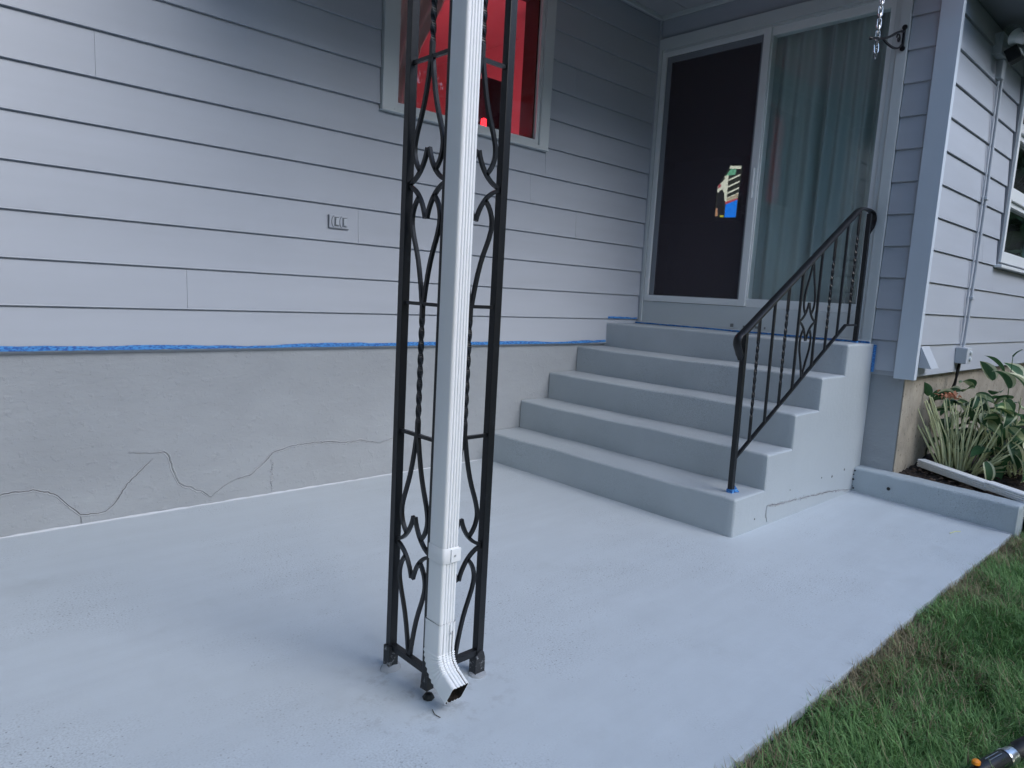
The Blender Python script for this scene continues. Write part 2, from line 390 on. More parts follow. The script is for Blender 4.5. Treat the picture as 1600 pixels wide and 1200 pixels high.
# --- wall 2 (with the sliding door)
DY0, DY1, DZ0, DZ1 = 0.0, 1.94, 1.0, 3.32
w2 = MB().box(0.0, .14, -.05, 0.0, .2, CEIL+.1).box(0.0, .14, YC, -1.90, .80, CEIL+.1).box(0.0, .14, -1.90, -.05, 3.26, CEIL+.1).box(0.0, .14, -1.90, -.05, .2, 1.02).build('siding_wall', 'siding', house)
courses(F2, 1.944, 2.105, CEIL, w2)
MB().box(-.012, -.0005, -1.94, -.033, 3.322, CEIL-.03).build('header_board', 'siding', house)
# --- wall 3 (right wing)
W3X0, W3X1, W3Z0, W3Z1 = 1.63, 3.25, 1.655, 3.12
w3 = MB().box(.14, W3X0+.04, YC, YC+.14, .80, 3.6).box(W3X1-.04, 6, YC, YC+.14, .80, 3.6).box(W3X0+.04, W3X1-.04, YC, YC+.14, .80, W3Z0+.04).box(W3X0+.04, W3X1-.04, YC, YC+.14, W3Z1-.04, 3.6).build('siding_wall', 'siding', house)
courses(F3, 0.012, 6, 3.2, w3, [(W3X0-.02, W3X1+.02, W3Z0-.045, W3Z1)], {2: (3.4,), 4: (1.2,)}, zb=.812)
# corner boards
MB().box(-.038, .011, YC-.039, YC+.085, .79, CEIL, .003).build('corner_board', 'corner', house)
MB().box(-.032, 0, -.032, 0.0, 1.0, CEIL).build('inside_corner_trim', 'siding', house)
# --- foundations
f1 = MB().box(-9, .0, 0.004, .2, -.3, .829).build('foundation_wall', 'foundation', house)
f2 = MB().box(0.002, .2, YC+.03, 0, -.3, .80).build('foundation_wall', 'foundation', house)
f3 = MB().box(.2, 6, YC+.028, YC+.2, -.3, .80).build('foundation_wall', 'concrete_side', house)
MB().box(.004, .19, YC+.022, YC+.0275, -.2, .80).build('foundation_edge', 'concrete_side', f2)
# caulk bead at floor joint
def bead(pts, r, parent, name='caulk_bead', mat='caulk'):
    n = len(pts); scl = [random.uniform(.55, 1.35) for _ in range(n)]
    return MB().sweep(pts, circ(r, 6), scale=scl).build(name, mat, parent, True)
bead([(x, .002+random.uniform(-.002, .002), .001) for x in np.arange(-6.5, -1.66, .035)], .0065, f1)
# cracks in the painted foundation: a dark fissure between two raised paint lips
def crack(pts, parent, wd=.0042, axis='y', pl=0.004):
    fine = []
    for (a, b) in zip(pts[:-1], pts[1:]):
        L = math.dist(a, b); k = max(2, int(L/.012))
        for i in range(k):
            t = i/k; fine.append((a[0]+(b[0]-a[0])*t+random.uniform(-.0022, .0022), a[1]+(b[1]-a[1])*t+random.uniform(-.0028, .0028)))
    fine.append(pts[-1]); n = len(fine)
    for part, (w0, w1, pr, mat) in {'crack': (-.5, .5, .0012, 'crack'), 'lo': (-2.4, -.5, .0036, 'crack_lip'), 'hi': (.5, 1.9, .0030, 'crack_lip')}.items():
        vs, fs = [], []; rw = 1.0
        for i, (x, z) in enumerate(fine):
            a = fine[max(i-1, 0)]; b = fine[min(i+1, n-1)]; tx, tz = b[0]-a[0], b[1]-a[1]; L = math.hypot(tx, tz) or 1
            nx, nz = -tz/L, tx/L; tp = min(1, i/4, (n-1-i)/4)+.12
            rw = min(1.5, max(.3, (rw if i else 1)+random.gauss(0, .16))); ww = wd*.62*tp*rw*random.uniform(.8, 1.2)
            if part == 'crack': row = [(w0, 0), (w0, pr), (w1, pr), (w1, 0)]
            else: row = [(w0, -.0005), ((w0+w1)/2, pr), (w1, pr*.6), (w1, -.0005)]
            for (o, d) in row:
                X, Z = x+nx*o*ww, z+nz*o*ww
                vs.append((X, pl-d, Z))
        for i in range(n-1):
            for j in range(3): q = i*4+j; fs.append((q, q+1, q+5, q+4))
        ob = MB().add(vs, fs).build('crack' if part == 'crack' else 'paint_ridge', mat, parent)
crack([(-4.75, .19), (-4.533, .197), (-4.477, .203), (-4.401, .199), (-4.323, .166), (-4.273, .105), (-4.228, .05), (-4.159, .046), (-4.126, .047), (-4.081, .084), (-4.023, .172), (-3.953, .239), (-3.905, .286)], f1)
crack([(-4.228, .05), (-4.222, .004)], f1)
crack([(-3.905, .311), (-3.857, .313), (-3.833, .29), (-3.809, .193), (-3.785, .135), (-3.709, .096), (-3.657, .067), (-3.624, .038)], f1, .0048)
crack([(-3.624, .038), (-3.55, .092), (-3.494, .117)], f1, .0028)
crack([(-3.494, .117), (-3.41, .129), (-3.337, .185), (-3.286, .237), (-3.188, .263), (-3.078, .27), (-2.929, .264), (-2.826, .245), (-2.72, .25), (-2.59, .219)], f1, .0046)
crack([(-2.59, .219), (-2.476, .24), (-2.4, .246)], f1, .0022)
crack([(-4.021, .326), (-3.905, .311)], f1, .0014)
for i in range(14):   # patched vertical blobs
    z = .02+i*.0135; MB().sweep([(-3.29+random.uniform(-.01, .01), .004, z), (-3.285+random.uniform(-.01, .01), .0025, z+.008)], circ(random.uniform(.003, .006), 6)).build('patch_blob', 'crack_lip', f1, True)

# --- small window
win = empty('window', (0, 0, 0), house); win['label'] = 'small window glowing red behind the post'
def frame_rect(mbx, plane, a0, a1, z0, z1, wd, d0, d1, fr, b=.002):
    """four members of a rectangular frame in a wall frame fr; o from d0 to d1"""
    def bxx(t0, t1, za, zb):
        p = wall_pt(fr, t0, d0, za); q = wall_pt(fr, t1, d1, zb)
        mbx.box(min(p[0], q[0]), max(p[0], q[0]), min(p[1], q[1]), max(p[1], q[1]), min(p[2], q[2]), max(p[2], q[2]), b)
    wl, wr, wb, wt = wd
    bxx(a0, a0+wl, z0, z1); bxx(a1-wr, a1, z0, z1); bxx(a0+wl, a1-wr, z0, z0+wb); bxx(a0+wl, a1-wr, z1-wt, z1)
m_ = MB(); frame_rect(m_, 0, WX0, WX1, WZ0, WZ1, (.083, .09, .018, .09), -.03, .044, F1); m_.build('casing', 'trim', win)
m_ = MB(); frame_rect(m_, 0, WX0+.084, WX1-.091, WZ0+.019, WZ1-.091, (.032, .03, .034, .035), -.06, .028, F1); m_.build('sash', 'trim', win)
m_ = MB(); frame_rect(m_, 0, WX0+.117, WX1-.122, WZ0+.054, WZ1-.127, (.004, .012, .004, .004), -.13, .004, F1); m_.build('inner_jamb', 'dark_wood', win)
MB().box(WX0+.118, WX1-.123, -.004, .0, WZ0+.055, WZ1-.128).build('pane', 'red_glass', win)
MB().box(WX0-.004, WX1+.004, -.050, -.004, WZ0-.010, WZ0-.0005, .002).build('sill', 'trim', win)
# red-lit bedroom behind it
room = MB()
RX0, RX1, RY1, RZ0, RZ1 = -3.3, -0.5, 2.4, 1.0, 3.45
room.box(RX0-.05, RX0, .145, RY1, RZ0, RZ1).box(RX1, RX1+.05, .145, RY1, RZ0, RZ1).box(RX0, RX1, RY1, RY1+.05, RZ0, RZ1).box(RX0, RX1, .145, RY1, RZ1, RZ1+.05).box(RX0, RX1, .145, RY1, RZ0-.05, RZ0)
room.build('bedroom_walls', 'red_room', house)

# --- sliding door
door = empty('sliding_door', (0, 0, 0), house)
m_ = MB(); frame_rect(m_, 0, .033, 1.94, 1.003, 3.32, (.027, .062, .02, .088), -.10, .034, F2); m_.build('casing', 'trim', door)
m_ = MB(); frame_rect(m_, 0, .0605, 1.877, 1.024, 3.231, (.004, .036, .17, .020), -.10, .022, F2); m_.build('door_frame', 'trim', door)
m_ = MB(); frame_rect(m_, 0, 1.003, 1.84, 1.1945, 3.2105, (.008, .033, .062, .056), -.06, .010, F2); m_.build('fixed_frame', 'vinyl', door)
MB().box(.004, .009, -1.806, -1.012, 1.258, 3.153).build('pane', 'glass', door)
m_ = MB(); frame_rect(m_, 0, .066, 1.002, 1.197, 3.2095, (.036, .055, .05, .034), -.02, .028, F2); ss = m_.build('sliding_sash', 'vinyl', door)
m_ = MB(); frame_rect(m_, 0, .1025, .946, 1.2475, 3.175, (.045, .02, .004, .05), -.02, .010, F2); m_.build('inner_sash_rail', 'soffit', ss)
MB().box(-.004, -.0025, -.926, -.148, 1.252, 3.125).build('insect_screen', 'screen', ss)
MB().box(.010, .014, -.926, -.148, 1.252, 3.125).build('pane', 'glass', ss)
MB().box(-.05, -.029, -.985, -.97, 2.0, 2.22, .004).build('handle', 'vinyl', ss)
MB().box(-.058, -.0345, -1.94, -.033, 1.001, 1.02, .003).build('sill', 'trim', door)
for (y, s) in ((-.92, .012), (-1.02, .006), (-1.12, .008), (-1.14, .009), (-1.19, .006)):
    MB().box(-.040, -.0345, y-s, y+s, 1.04-s*.4, 1.045+s*1.3, .001).build('torn_tape_scrap', 'dab', door)

# --- living room behind the door (dark)
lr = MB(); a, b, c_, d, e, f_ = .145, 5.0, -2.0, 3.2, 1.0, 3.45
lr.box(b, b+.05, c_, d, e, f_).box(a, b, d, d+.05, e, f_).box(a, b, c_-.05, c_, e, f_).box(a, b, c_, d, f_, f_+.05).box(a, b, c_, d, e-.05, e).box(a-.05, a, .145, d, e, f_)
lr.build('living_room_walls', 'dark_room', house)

# --- porch ceiling, roof, soffits
pc = empty('porch_ceiling', (0, 0, 0), house)
y = -2.37
while y < -.04:
    y1 = min(y+.30, -.035)
    MB().box(-3.77, -.035, y+.002, y1-.002, CEIL, CEIL+.02, .003).build('ceiling_board', 'ceiling', pc); y += .30
MB().box(-3.86, 0, -2.44, 0, CEIL+.022, CEIL+.05).build('ceiling_deck', 'ceiling', pc)
MB().box(-3.77, -.036, -.046, -.0195, CEIL-.028, CEIL+.02, .004).build('cove_trim', 'trim', pc)
MB().box(-.034, -.0125, -2.37, -.0195, CEIL-.0285, CEIL+.02, .004).build('cove_trim', 'trim', pc)
MB().box(-3.86, 0, -2.46, -2.38, 3.38, CEIL+.15, .004).build('porch_beam', 'trim', house)
MB().box(-3.86, -3.78, -2.38, -.0, 3.36, CEIL+.15, .004).build('porch_beam', 'trim', house)
rf = MB()
rf.add([(-3.88, -2.5, 3.66), (.2, -2.5, 3.66), (.2, 0.0, 4.0), (-3.88, 0.0, 4.0), (-3.88, -2.5, 3.76), (.2, -2.5, 3.76), (.2, 0.0, 4.1), (-3.88, 0, 4.1)], [(0, 1, 2, 3), (7, 6, 5, 4), (0, 4, 5, 1), (1, 5, 6, 2), (2, 6, 7, 3), (3, 7, 4, 0)])
rf.add([(-9.2, -.4, 3.62), (-3.89, -.4, 3.62), (-3.89, 4, 5.2), (-9.2, 4, 5.2), (-9.2, -.4, 3.74), (-3.89, -.4, 3.74), (-3.89, 4, 5.32), (-9.2, 4, 5.32)], [(0, 1, 2, 3), (7, 6, 5, 4), (0, 4, 5, 1), (1, 5, 6, 2), (2, 6, 7, 3), (3, 7, 4, 0)])
rf.add([(-3.885, .02, 4.0), (6.2, .02, 4.0), (6.2, 4, 5.2), (-3.885, 4, 5.2), (-3.885, .02, 4.12), (6.2, .02, 4.12), (6.2, 4, 5.32), (-3.885, 4, 5.32)], [(0, 1, 2, 3), (7, 6, 5, 4), (0, 4, 5, 1), (1, 5, 6, 2), (2, 6, 7, 3), (3, 7, 4, 0)])
rf.add([(.21, -2.8, 3.36), (6.2, -2.8, 3.36), (6.2, 0.0, 4.0), (.21, 0.0, 4.0), (.21, -2.8, 3.46), (6.2, -2.8, 3.46), (6.2, 0.0, 4.11), (.21, 0, 4.11)], [(0, 1, 2, 3), (7, 6, 5, 4), (0, 4, 5, 1), (1, 5, 6, 2), (2, 6, 7, 3), (3, 7, 4, 0)])
rf.build('roof', 'roof', house)
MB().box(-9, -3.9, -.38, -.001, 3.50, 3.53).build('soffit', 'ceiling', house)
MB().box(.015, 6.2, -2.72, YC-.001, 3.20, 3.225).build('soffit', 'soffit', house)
MB().box(.015, 6.2, -2.76, -2.721, 3.17, 3.36).build('fascia', 'trim', house)
MB().box(-9, 6, 6, 6.1, -.3, 5.0).box(-9, -8.9, .2, 6, -.3, 3.6).box(5.9, 6, YC+.2, 6, -.3, 3.6).build('rear_walls', 'siding', house)
# right wing window
wn = empty('window', (0, 0, 0), house); wn['label'] = 'white framed three light window of the right wing'
m_ = MB(); frame_rect(m_, 0, W3X0, W3X1, W3Z0, W3Z1, (.05, .05, .085, .05), -.05, .052, F3); m_.build('frame', 'vinyl', wn)
m_ = MB(); frame_rect(m_, 0, W3X0-.018, W3X1+.018, W3Z0-.02, W3Z1+.018, (.0175, .0175, .0195, .0175), -.02, .036, F3); m_.build('flashing', 'soffit', wn)
for z0, z1 in ((2.105, 2.24), (2.62, 2.725)):
    MB().box(W3X0+.051, W3X1-.051, YC-.04, YC+.04, z0+.04, z1, .004).build('rail', 'vinyl', wn)
    MB().box(W3X0+.051, W3X1-.051, YC-.018, YC+.04, z0, z0+.0395, .003).build('rail', 'vinyl', wn)
for z0, z1 in ((1.741, 2.104), (2.241, 2.619), (2.726, 3.069)):
    MB().box(W3X0+.052, W3X1-.052, YC+.01, YC+.014, z0, z1).build('pane', 'glass', wn)
MB().box(W3X0-.045, W3X1+.04, YC-.07, YC+.001, W3Z0-.044, W3Z0-.0205, .003).build('sill', 'vinyl', wn)
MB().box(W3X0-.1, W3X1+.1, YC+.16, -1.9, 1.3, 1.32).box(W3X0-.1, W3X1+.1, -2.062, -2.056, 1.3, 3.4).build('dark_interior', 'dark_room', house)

# ================================================================ THINGS
# --- concrete steps
SX = [-1.68, -1.362, -1.072, -0.765, -0.435, 0.0]; SZ = [.206, .409, .609, .806, 1.0]; SW = 1.958
steps = empty('concrete_steps', (SX[0], -1, 0)); tag(steps, 'flight of five grey painted concrete steps up to the sliding door', 'steps')
def P_(o, p): o.matrix_parent_inverse = Matrix.Translation(-Vector(p.location)); return o
for k in range(5):
    x0, x1, z1 = SX[k], SX[k+1], SZ[k]; zp = SZ[k-1] if k else -.02; r = .016
    def sect(ins):
        pts = [(x0, 0.0), (x0, zp-.012), (x0+ins, zp-.0002)] if k else [(x0+ins, -.05), (x0+ins, -.01), (x0+ins, 0.0)]
        for q in range(6):
            a = math.pi - q*math.pi/2/5
            pts.append((x0+ins+r+r*math.cos(a), z1-ins-r+r*math.sin(a)))
        pts += [(x1-(.0002 if k < 4 else .002), z1-ins), (x1-(.0002 if k < 4 else .002), -.05 if k == 0 else 0.0)]
        return pts
    ny = 60; ys = [0.0-.002] + list(np.linspace(-.02, -SW+.012, ny)) ; vs = []; rows = []
    for y in ys: rows.append((y, 0.0))
    rows += [(-SW+.004, .0035), (-SW, .010)]
    base = sect(0); K = len(base)
    ph = random.uniform(0, 9)
    for (y, ins) in rows:
        wob = .0028*math.sin(y*4.2+ph)+.0018*math.sin(y*11+ph*2)+random.gauss(0, .0006)
        for j, (px, pz) in enumerate(sect(ins)):
            front = 2 <= j <= 8; vs.append((px+(wob if front else 0), y, pz+(wob*.6 if 3 <= j <= 9 else 0)))
    fs = []
    for i in range(len(rows)-1):
        for j in range(K): fs.append((i*K+j, i*K+(j+1) % K, (i+1)*K+(j+1) % K, (i+1)*K+j))
    fs.append(tuple(range(K))); fs.append(tuple(reversed(range((len(rows)-1)*K, len(rows)*K))))
    o = MB().add(vs, fs).build('step', 'steps', steps, True); P_(o, steps)
# spalled joint along the foot of the side face
for i in range(26):
    x = -1.28+i*.024+random.uniform(-.01, .01); z = .105-.0010*i*1.2+random.uniform(-.012, .012)
    o = MB().sweep([(x, -SW+.0015, z), (x+random.uniform(.01, .03), -SW+.001, z+random.uniform(-.006, .006))], circ(random.uniform(.002, .0055), 6)).build('spall_lump', 'steps', steps, True); P_(o, steps)
pts = [(-1.32, .115), (-1.20, .098), (-1.05, .092), (-.9, .083), (-.7, .07), (-.5, .058), (-.33, .045), (-.14, .02)]
vs = []
n0 = len(list(bpy.data.objects))
crack(pts, steps, .0045, pl=-SW)
crack([(-1.32, .115), (-1.325, .06), (-1.30, .015)], steps, .005, pl=-SW)
for o in list(C.objects):
    if o.parent is steps and o.matrix_parent_inverse == Matrix.Identity(4): P_(o, steps)
for (x, z, r) in ((-1.45, .06, .005), (-1.05, .16, .004), (-.62, .17, .005), (-.46, .155, .008), (-.27, .175, .007)):
    o = MB().lathe([(0, 0), (r*.6, .0004), (r, .0012), (r*1.15, .0003)], Matrix.Translation((x, -SW-.0006, z)) @ Matrix.Rotation(math.pi/2, 4, 'X'), 9).build('pit', 'crack', steps); P_(o, steps)

# --- garden curb
cu = MB(); rows = []
for i in range(41):
    t = i/40; y = -SW-.002-t*(2.90-SW); xf = -.105-.115*t; wob = .002*math.sin(t*19)+random.gauss(0, .0012)
    H = .168
    rows.append([(xf+wob, y, -.1), (xf+wob+.004, y, H-.018), (xf+wob+.010, y, H-.006), (xf+wob+.022, y, H+wob*.5), (xf+.14, y, H+wob*.5), (xf+.152, y, H-.008), (xf+.154, y, -.1)])
rows.append([(p[0]+(.01 if j < 4 else -.01), -2.912, p[2]-(.008 if p[2] > 0 else 0)) for j, p in enumerate(rows[-1])])
K = 7; vs = [p for r_ in rows for p in r_]; fs = [(i*K+j, i*K+(j+1) % K, (i+1)*K+(j+1) % K, (i+1)*K+j) for i in range(len(rows)-1) for j in range(K)]
fs += [tuple(range(K)), tuple(reversed(range((len(rows)-1)*K, len(rows)*K)))]
curb = cu.add(vs, fs).build('garden_curb', 'curb', None, True); tag(curb, 'low grey painted concrete curb between porch floor and flower bed', 'curb')
MB().lathe([(0, .003), (.011, .002), (.012, -.001)], Matrix.Translation((-.152, -2.20, .085)) @ Matrix.Rotation(-math.pi/2, 4, 'Y'), 7).build('chipped_hole', 'cable', curb)
for z_, r_ in ((.028, .9), (.041, .5), (.088, 1.1), (.121, .7), (.148, .9)):
    MB().lathe([(0, .003), (.006*r_, .002), (.007*r_, -.002)], Matrix.Translation((-.110-random.uniform(0, .004), -1.963-random.uniform(0, .016), z_)) @ Matrix.Rotation(-math.pi/2, 4, 'Y'), 6).build('chip', 'cable', curb)
bead([(-.108-.115*t-.002, -SW-.002-t*.93, .001) for t in np.linspace(0, 1, 34)], .006, curb)

# --- flower bed soil
def sgrid(x0, x1, y0, y1, nx, ny, fz):
    vs = []; fs = []
    for j in range(ny+1):
        for i in range(nx+1):
            x = x0+(x1-x0)*i/nx; y = y0+(y1-y0)*j/ny; vs.append((x, y, fz(x, y)))
    for j in range(ny):
        for i in range(nx): a = j*(nx+1)+i; fs.append((a, a+1, a+nx+2, a+nx+1))
    return MB().add(vs, fs)
from mathutils import noise as mn
soil = sgrid(-.10, 6, -3.02, YC+.027, 160, 34, lambda x, y: .142+.02*mn.noise(Vector((x*9, y*9, 0)))+.014*mn.noise(Vector((x*34, y*34, 3)))+min(.05, max(0, (x-.1)*.08)) - (max(0, -2.88-y))*1.6).build('flower_bed_soil', 'soil', None, True)
tag(soil, None, None, kind='structure')
chips = MB()
for i in range(420):
    x = random.uniform(-.05, 1.2); y = random.uniform(-2.86, YC-.01)
    if x < -.105-.115*((-y-SW)/.94)+.17: continue
    z = .155+min(.05, max(0, (x-.1)*.08)); s_ = random.uniform(.006, .02); a = random.uniform(0, 6.3)
    d_ = Vector((math.cos(a), math.sin(a), random.uniform(-.3, .3)))*s_; e_ = Vector((-math.sin(a), math.cos(a), random.uniform(-.4, .4)))*s_*.35
    c0 = Vector((x, y, z)); up_ = Vector((0, 0, .004))
    p = [c0-d_-e_, c0+d_-e_, c0+d_+e_, c0-d_+e_]
    chips.add([*p, *[q+up_ for q in p]], [(0, 3, 2, 1), (4, 5, 6, 7), (0, 1, 5, 4), (1, 2, 6, 5), (2, 3, 7, 6), (3, 0, 4, 7)])
tag(chips.build('bark_mulch', 'mulch_chip'), None, None, kind='stuff')

# --- wrought iron porch post (corner: two panels at a right angle)
PX, PY, PS = -3.768, -2.13, 0.195
post = empty('porch_post', (PX, PY, 0)); tag(post, 'black wrought iron porch post with twisted bars and scrolls', 'porch post')
def pp(o): return P_(o, post)
ZT = 3.30
for (x, y, zb) in ((PX, PY+PS, .055), (PX, PY, .03), (PX+PS, PY, .06)):
    pp(MB().box(x-.0127, x+.0127, y-.0127, y+.0127, zb, ZT, .0018).build('post', 'iron', post))
def panel(org, dirv):
    D_ = Vector((dirv[0], dirv[1], 0)); cx_ = Vector((org[0], org[1], 0)) + D_*PS/2; nrm = Vector((-D_.y, D_.x, 0))
    def pt(u, z): p = cx_+D_*u; return (p.x, p.y, z)
    hw = PS/2-.0127
    def bar(z, wd=.010, name='crossbar'):
        pp(MB().sweep([pt(-hw-.002, z), pt(hw+.002, z)], sq(wd)).build(name, 'iron', post))
    def rod(uz, wd=.0105, name='scroll'):
        pp(MB().sweep([pt(*q) for q in uz], sq(wd), up=tuple(nrm)).build(name, 'iron', post, True))
    def setp(za, zb):
        zc = (za+zb)/2; H = (zb-za)/2
        for s in (-1, 1):
            for q in (1, -1):      # q=1 upper half, -1 lower
                # tall heart limb: from the crossbar centre, out to the post, back in to the star
                L = bez((s*.004, zc+q*H), (s*.028, zc+q*(H-.16)), (s*.050, zc+q*.18), (s*.064, zc+q*.118), 8)
                L += bez((s*.064, zc+q*.118), (s*.071, zc+q*.083), (s*.056, zc+q*.052), (s*.034, zc+q*.034), 8)[1:]
                rod(L)
                # star arm: leaves the post level, sweeps up to the tip at the middle
                rod(bez((s*(hw+.001), zc+q*.0035), (s*.052, zc+q*.010), (s*.017, zc+q*.045), (s*.0045, zc+q*.097), 10))
    def twist(za, zb):
        n = 60; turns = (zb-za)*10.5
        pts = [pt(0, za+(zb-za)*i/n) for i in range(n+1)]
        ease = lambda t: min(1, max(0, (t-.1)/.8))
        tw = [2*math.pi*turns*.5*ease(i/n) for i in range(n+1)]
        pp(MB().sweep(pts, sq(.0125), twist=tw).build('twisted_bar', 'iron', post, 'all' if False else False))
    bar(.077, .019, 'bottom_bar'); setp(.084, .777); bar(.777); twist(.777, 1.163); bar(1.163); setp(1.163, 1.84); bar(1.84)
    twist(1.84, 2.226); bar(2.226); setp(2.226, 2.91); bar(2.91); twist(2.91, ZT)
panel((PX, PY), (0, 1)); panel((PX, PY), (1, 0))
# feet
fz = MB().box(PX-.020, PX+.015, PY+PS-.019, PY+PS+.015, .012, .080, .003); pp(fz.build('foot', 'foot', post))
pp(MB().lathe([(0, .0), (.033, .0), (.031, .005), (.024, .014), (.014, .020), (0, .021)], Matrix.Translation((PX-.002, PY+PS-.004, .0005)) @ Matrix.Diagonal((1.15, .85, 1, 1)), 8).build('mortar_dab', 'crack_lip', post, True))
pp(MB().sweep([(PX, PY, .078), (PX, PY, .045), (PX+.002, PY-.002, .026)], sq(.028), scale=[.9, 1.0, 1.25]).build('foot', 'foot', post))
pp(MB().lathe([(0, .0004), (.017, .0006), (.019, .004), (.012, .015), (0, .018)], Matrix.Translation((PX-.006, PY-.016, 0)), 8).build('broken_anchor', 'cable', post))
fr_ = MB()
prof = [(-.019, 0), (-.019, .052), (-.012, .074), (0, .082), (.012, .074), (.019, .052), (.019, 0)]
vs = [(PX+PS+a, PY+s*.016, z+.004) for s in (-1, 1) for (a, z) in prof]; k = len(prof)
fr_.add(vs, [(j, (j+1) % k, k+(j+1) % k, k+j) for j in range(k)]+[tuple(range(k)), tuple(range(2*k-1, k-1, -1))])
pp(fr_.build('foot', 'foot', post))
pp(MB().lathe([(0, .0), (.030, .0), (.028, .006), (.020, .010), (0, .010)], Matrix.Translation((PX+PS, PY-.004, .0003)), 9).build('mortar_dab', 'crack_lip', post, True))

# --- downspout fixed to the post
DX0, DX1, DYa, DYb = -3.797, -3.742, -2.216, -2.146
ds = empty('downspout', ((DX0+DX1)/2, (DYa+DYb)/2, 0)); tag(ds, 'white ribbed metal downspout strapped to the black iron post', 'downspout')
def dsec(w_, h_, ribs=True, off=0.0):
    """rounded rectangle section; x side (w_) carries ribs on the +y/-y faces"""
    hw, hh = w_/2+off, h_/2+off; r = .008; pts = []
    def arc(cx, cy, a0):
        for q in range(4):
            a = a0+q*math.pi/6; pts.append((cx+r*math.cos(a), cy+r*math.sin(a)))
    def ribline(p0, p1, nx, ny, n, d):
        for i in range(n):
            for f0, dd in ((.12, 0), (.30, d), (.62, d), (.80, 0)):
                t = (i+f0)/n; pts.append((p0[0]+(p1[0]-p0[0])*t+nx*dd, p0[1]+(p1[1]-p0[1])*t+ny*dd))
    arc(hw-r, -hh+r, -math.pi/2); 
    arc(hw-r, hh-r, 0)
    if ribs: ribline((hw-r, hh), (-hw+r, hh), 0, -1, 4, .0042)
    arc(-hw+r, hh-r, math.pi/2)
    arc(-hw+r, -hh+r, math.pi)
    if ribs: ribline((-hw+r, -hh), (hw-r, -hh), 0, 1, 4, .0042)
    return pts
dcx, dcy = (DX0+DX1)/2, (DYa+DYb)/2
# frame: path along z; use explicit rings for exact orientation
def ring_sweep(frames, sec, cap=False):
    mbx = MB(); k = len(sec)
    for (o, ex, ey, s_) in frames:
        for (a, b_) in sec: mbx.v.append(tuple(Vector(o)+Vector(ex)*a*s_+Vector(ey)*b_*s_))
    for i in range(len(frames)-1):
        for j in range(k): mbx.f.append((i*k+j, i*k+(j+1) % k, (i+1)*k+(j+1) % k, (i+1)*k+j))
    return mbx
S_ = dsec(DX1-DX0, DYb-DYa)
o = ring_sweep([((dcx, dcy, z), (1, 0, 0), (0, 1, 0), 1) for z in (.235, .9, 1.6, 2.4, 3.28)], S_).build('pipe', 'white_metal', ds, True); P_(o, ds)
# elbow: slightly larger sleeve, crimped through the bend, discharging toward the lawn
S2 = dsec(DX1-DX0+.005, DYb-DYa+.005)
fr2 = [((dcx, dcy, z), (1, 0, 0), (0, 1, 0), 1) for z in (.262, .20, .176)]
R_ = .085; za = .172; nb = 16
for i in range(nb+1):
    a = math.radians(62)*i/nb; cyc = dcy-R_
    yy = cyc+R_*math.cos(a); zz = za-R_*math.sin(a)
    s_ = 1+(.055 if i % 2 else -.02)
    fr2.append(((dcx, yy, zz), (1, 0, 0), (0, math.cos(a), -math.sin(a)), s_))
a = math.radians(62); end = Vector(fr2[-1][0])
for d_ in (.012, .050):
    fr2.append((tuple(end+Vector((0, -math.sin(a), -math.cos(a)))*d_), (1, 0, 0), (0, math.cos(a), -math.sin(a)), 1.0))
el = ring_sweep(fr2, S2)
# inner skin gives the sheet its thickness and a dark mouth
inn = ring_sweep([(o_, e1, e2, s_*.955) for (o_, e1, e2, s_) in fr2], S2); k = len(S2); nv = len(el.v)
inn_only = ring_sweep([(o_, e1, e2, s_*.945) for (o_, e1, e2, s_) in fr2], S2); inn_only.f.append(tuple(range(k)))
el.v += inn.v; el.f += [tuple(nv+i for i in f) for f in inn.f]
last = (len(fr2)-1)*k
for j in range(k): el.f.append((last+j, last+(j+1) % k, nv+last+(j+1) % k, nv+last+j))
elb = el.build('elbow', 'white_metal', ds, True); P_(elb, ds)
mo = inn_only.build('dark_mouth', 'soil', ds, 'all'); P_(mo, ds)
o = ring_sweep([((dcx, dcy, z), (1, 0, 0), (0, 1, 0), s_) for (z, s_) in ((.443, 1.0), (.445, 1.04), (.487, 1.04), (.489, 1.0))], dsec(DX1-DX0+.002, DYb-DYa+.002, False)).build('strap', 'white_metal', ds, True); P_(o, ds)
o = MB().box(dcx-.004, dcx+.030, DYa-.0075, DYa-.0015, .447, .485, .001).build('strap_end', 'white_metal', ds); P_(o, ds)
for (x, z) in ((dcx+.008, .466), (dcx+.004, .235)):
    o = MB().lathe([(0, .0035), (.0028, .003), (.0035, 0)], Matrix.Translation((x, DYa-.0072, z)) @ Matrix.Rotation(math.pi/2, 4, 'X'), 8).build('screw', 'silver', ds); P_(o, ds)
o = MB().box(dcx+.0045, dcx+.0065, DYa-.0045, DYa-.003, .165, .258).build('seam', 'box_grey', ds); P_(o, ds)

# --- stair railing
YR = -1.868
rl = empty('stair_railing', (-1.575, YR, SZ[0])); tag(rl, 'black iron stair railing with twisted balusters on the concrete steps', 'railing')
def rp(o): return P_(o, rl)
zt = lambda x: 1.148+(x+1.434)*.597      # underside of hand rail
zb_ = lambda x: .470+(x+1.43)*.572
XP, XQ, XB = -1.578, -.112, -.30          # lower post, upper post, bend of the bottom rail
ZQ = 1.842
rp(MB().sweep([(XP+.006, YR, SZ[0]-.002), (XP+.003, YR, .55), (XP-.004, YR, zt(XP))], sq(.026)).build('post', 'iron', rl))
rp(MB().sweep([(XQ+.004, YR, SZ[4]-.002), (XQ, YR, 1.4), (XQ-.006, YR, ZQ)], sq(.026)).build('post', 'iron', rl))
rp(MB().sweep([(XP-.01, YR, zt(XP-.01)+.006), (-.30, YR, zt(-.30)+.006)], sq(.026, .012)).build('under_rail', 'iron', rl))
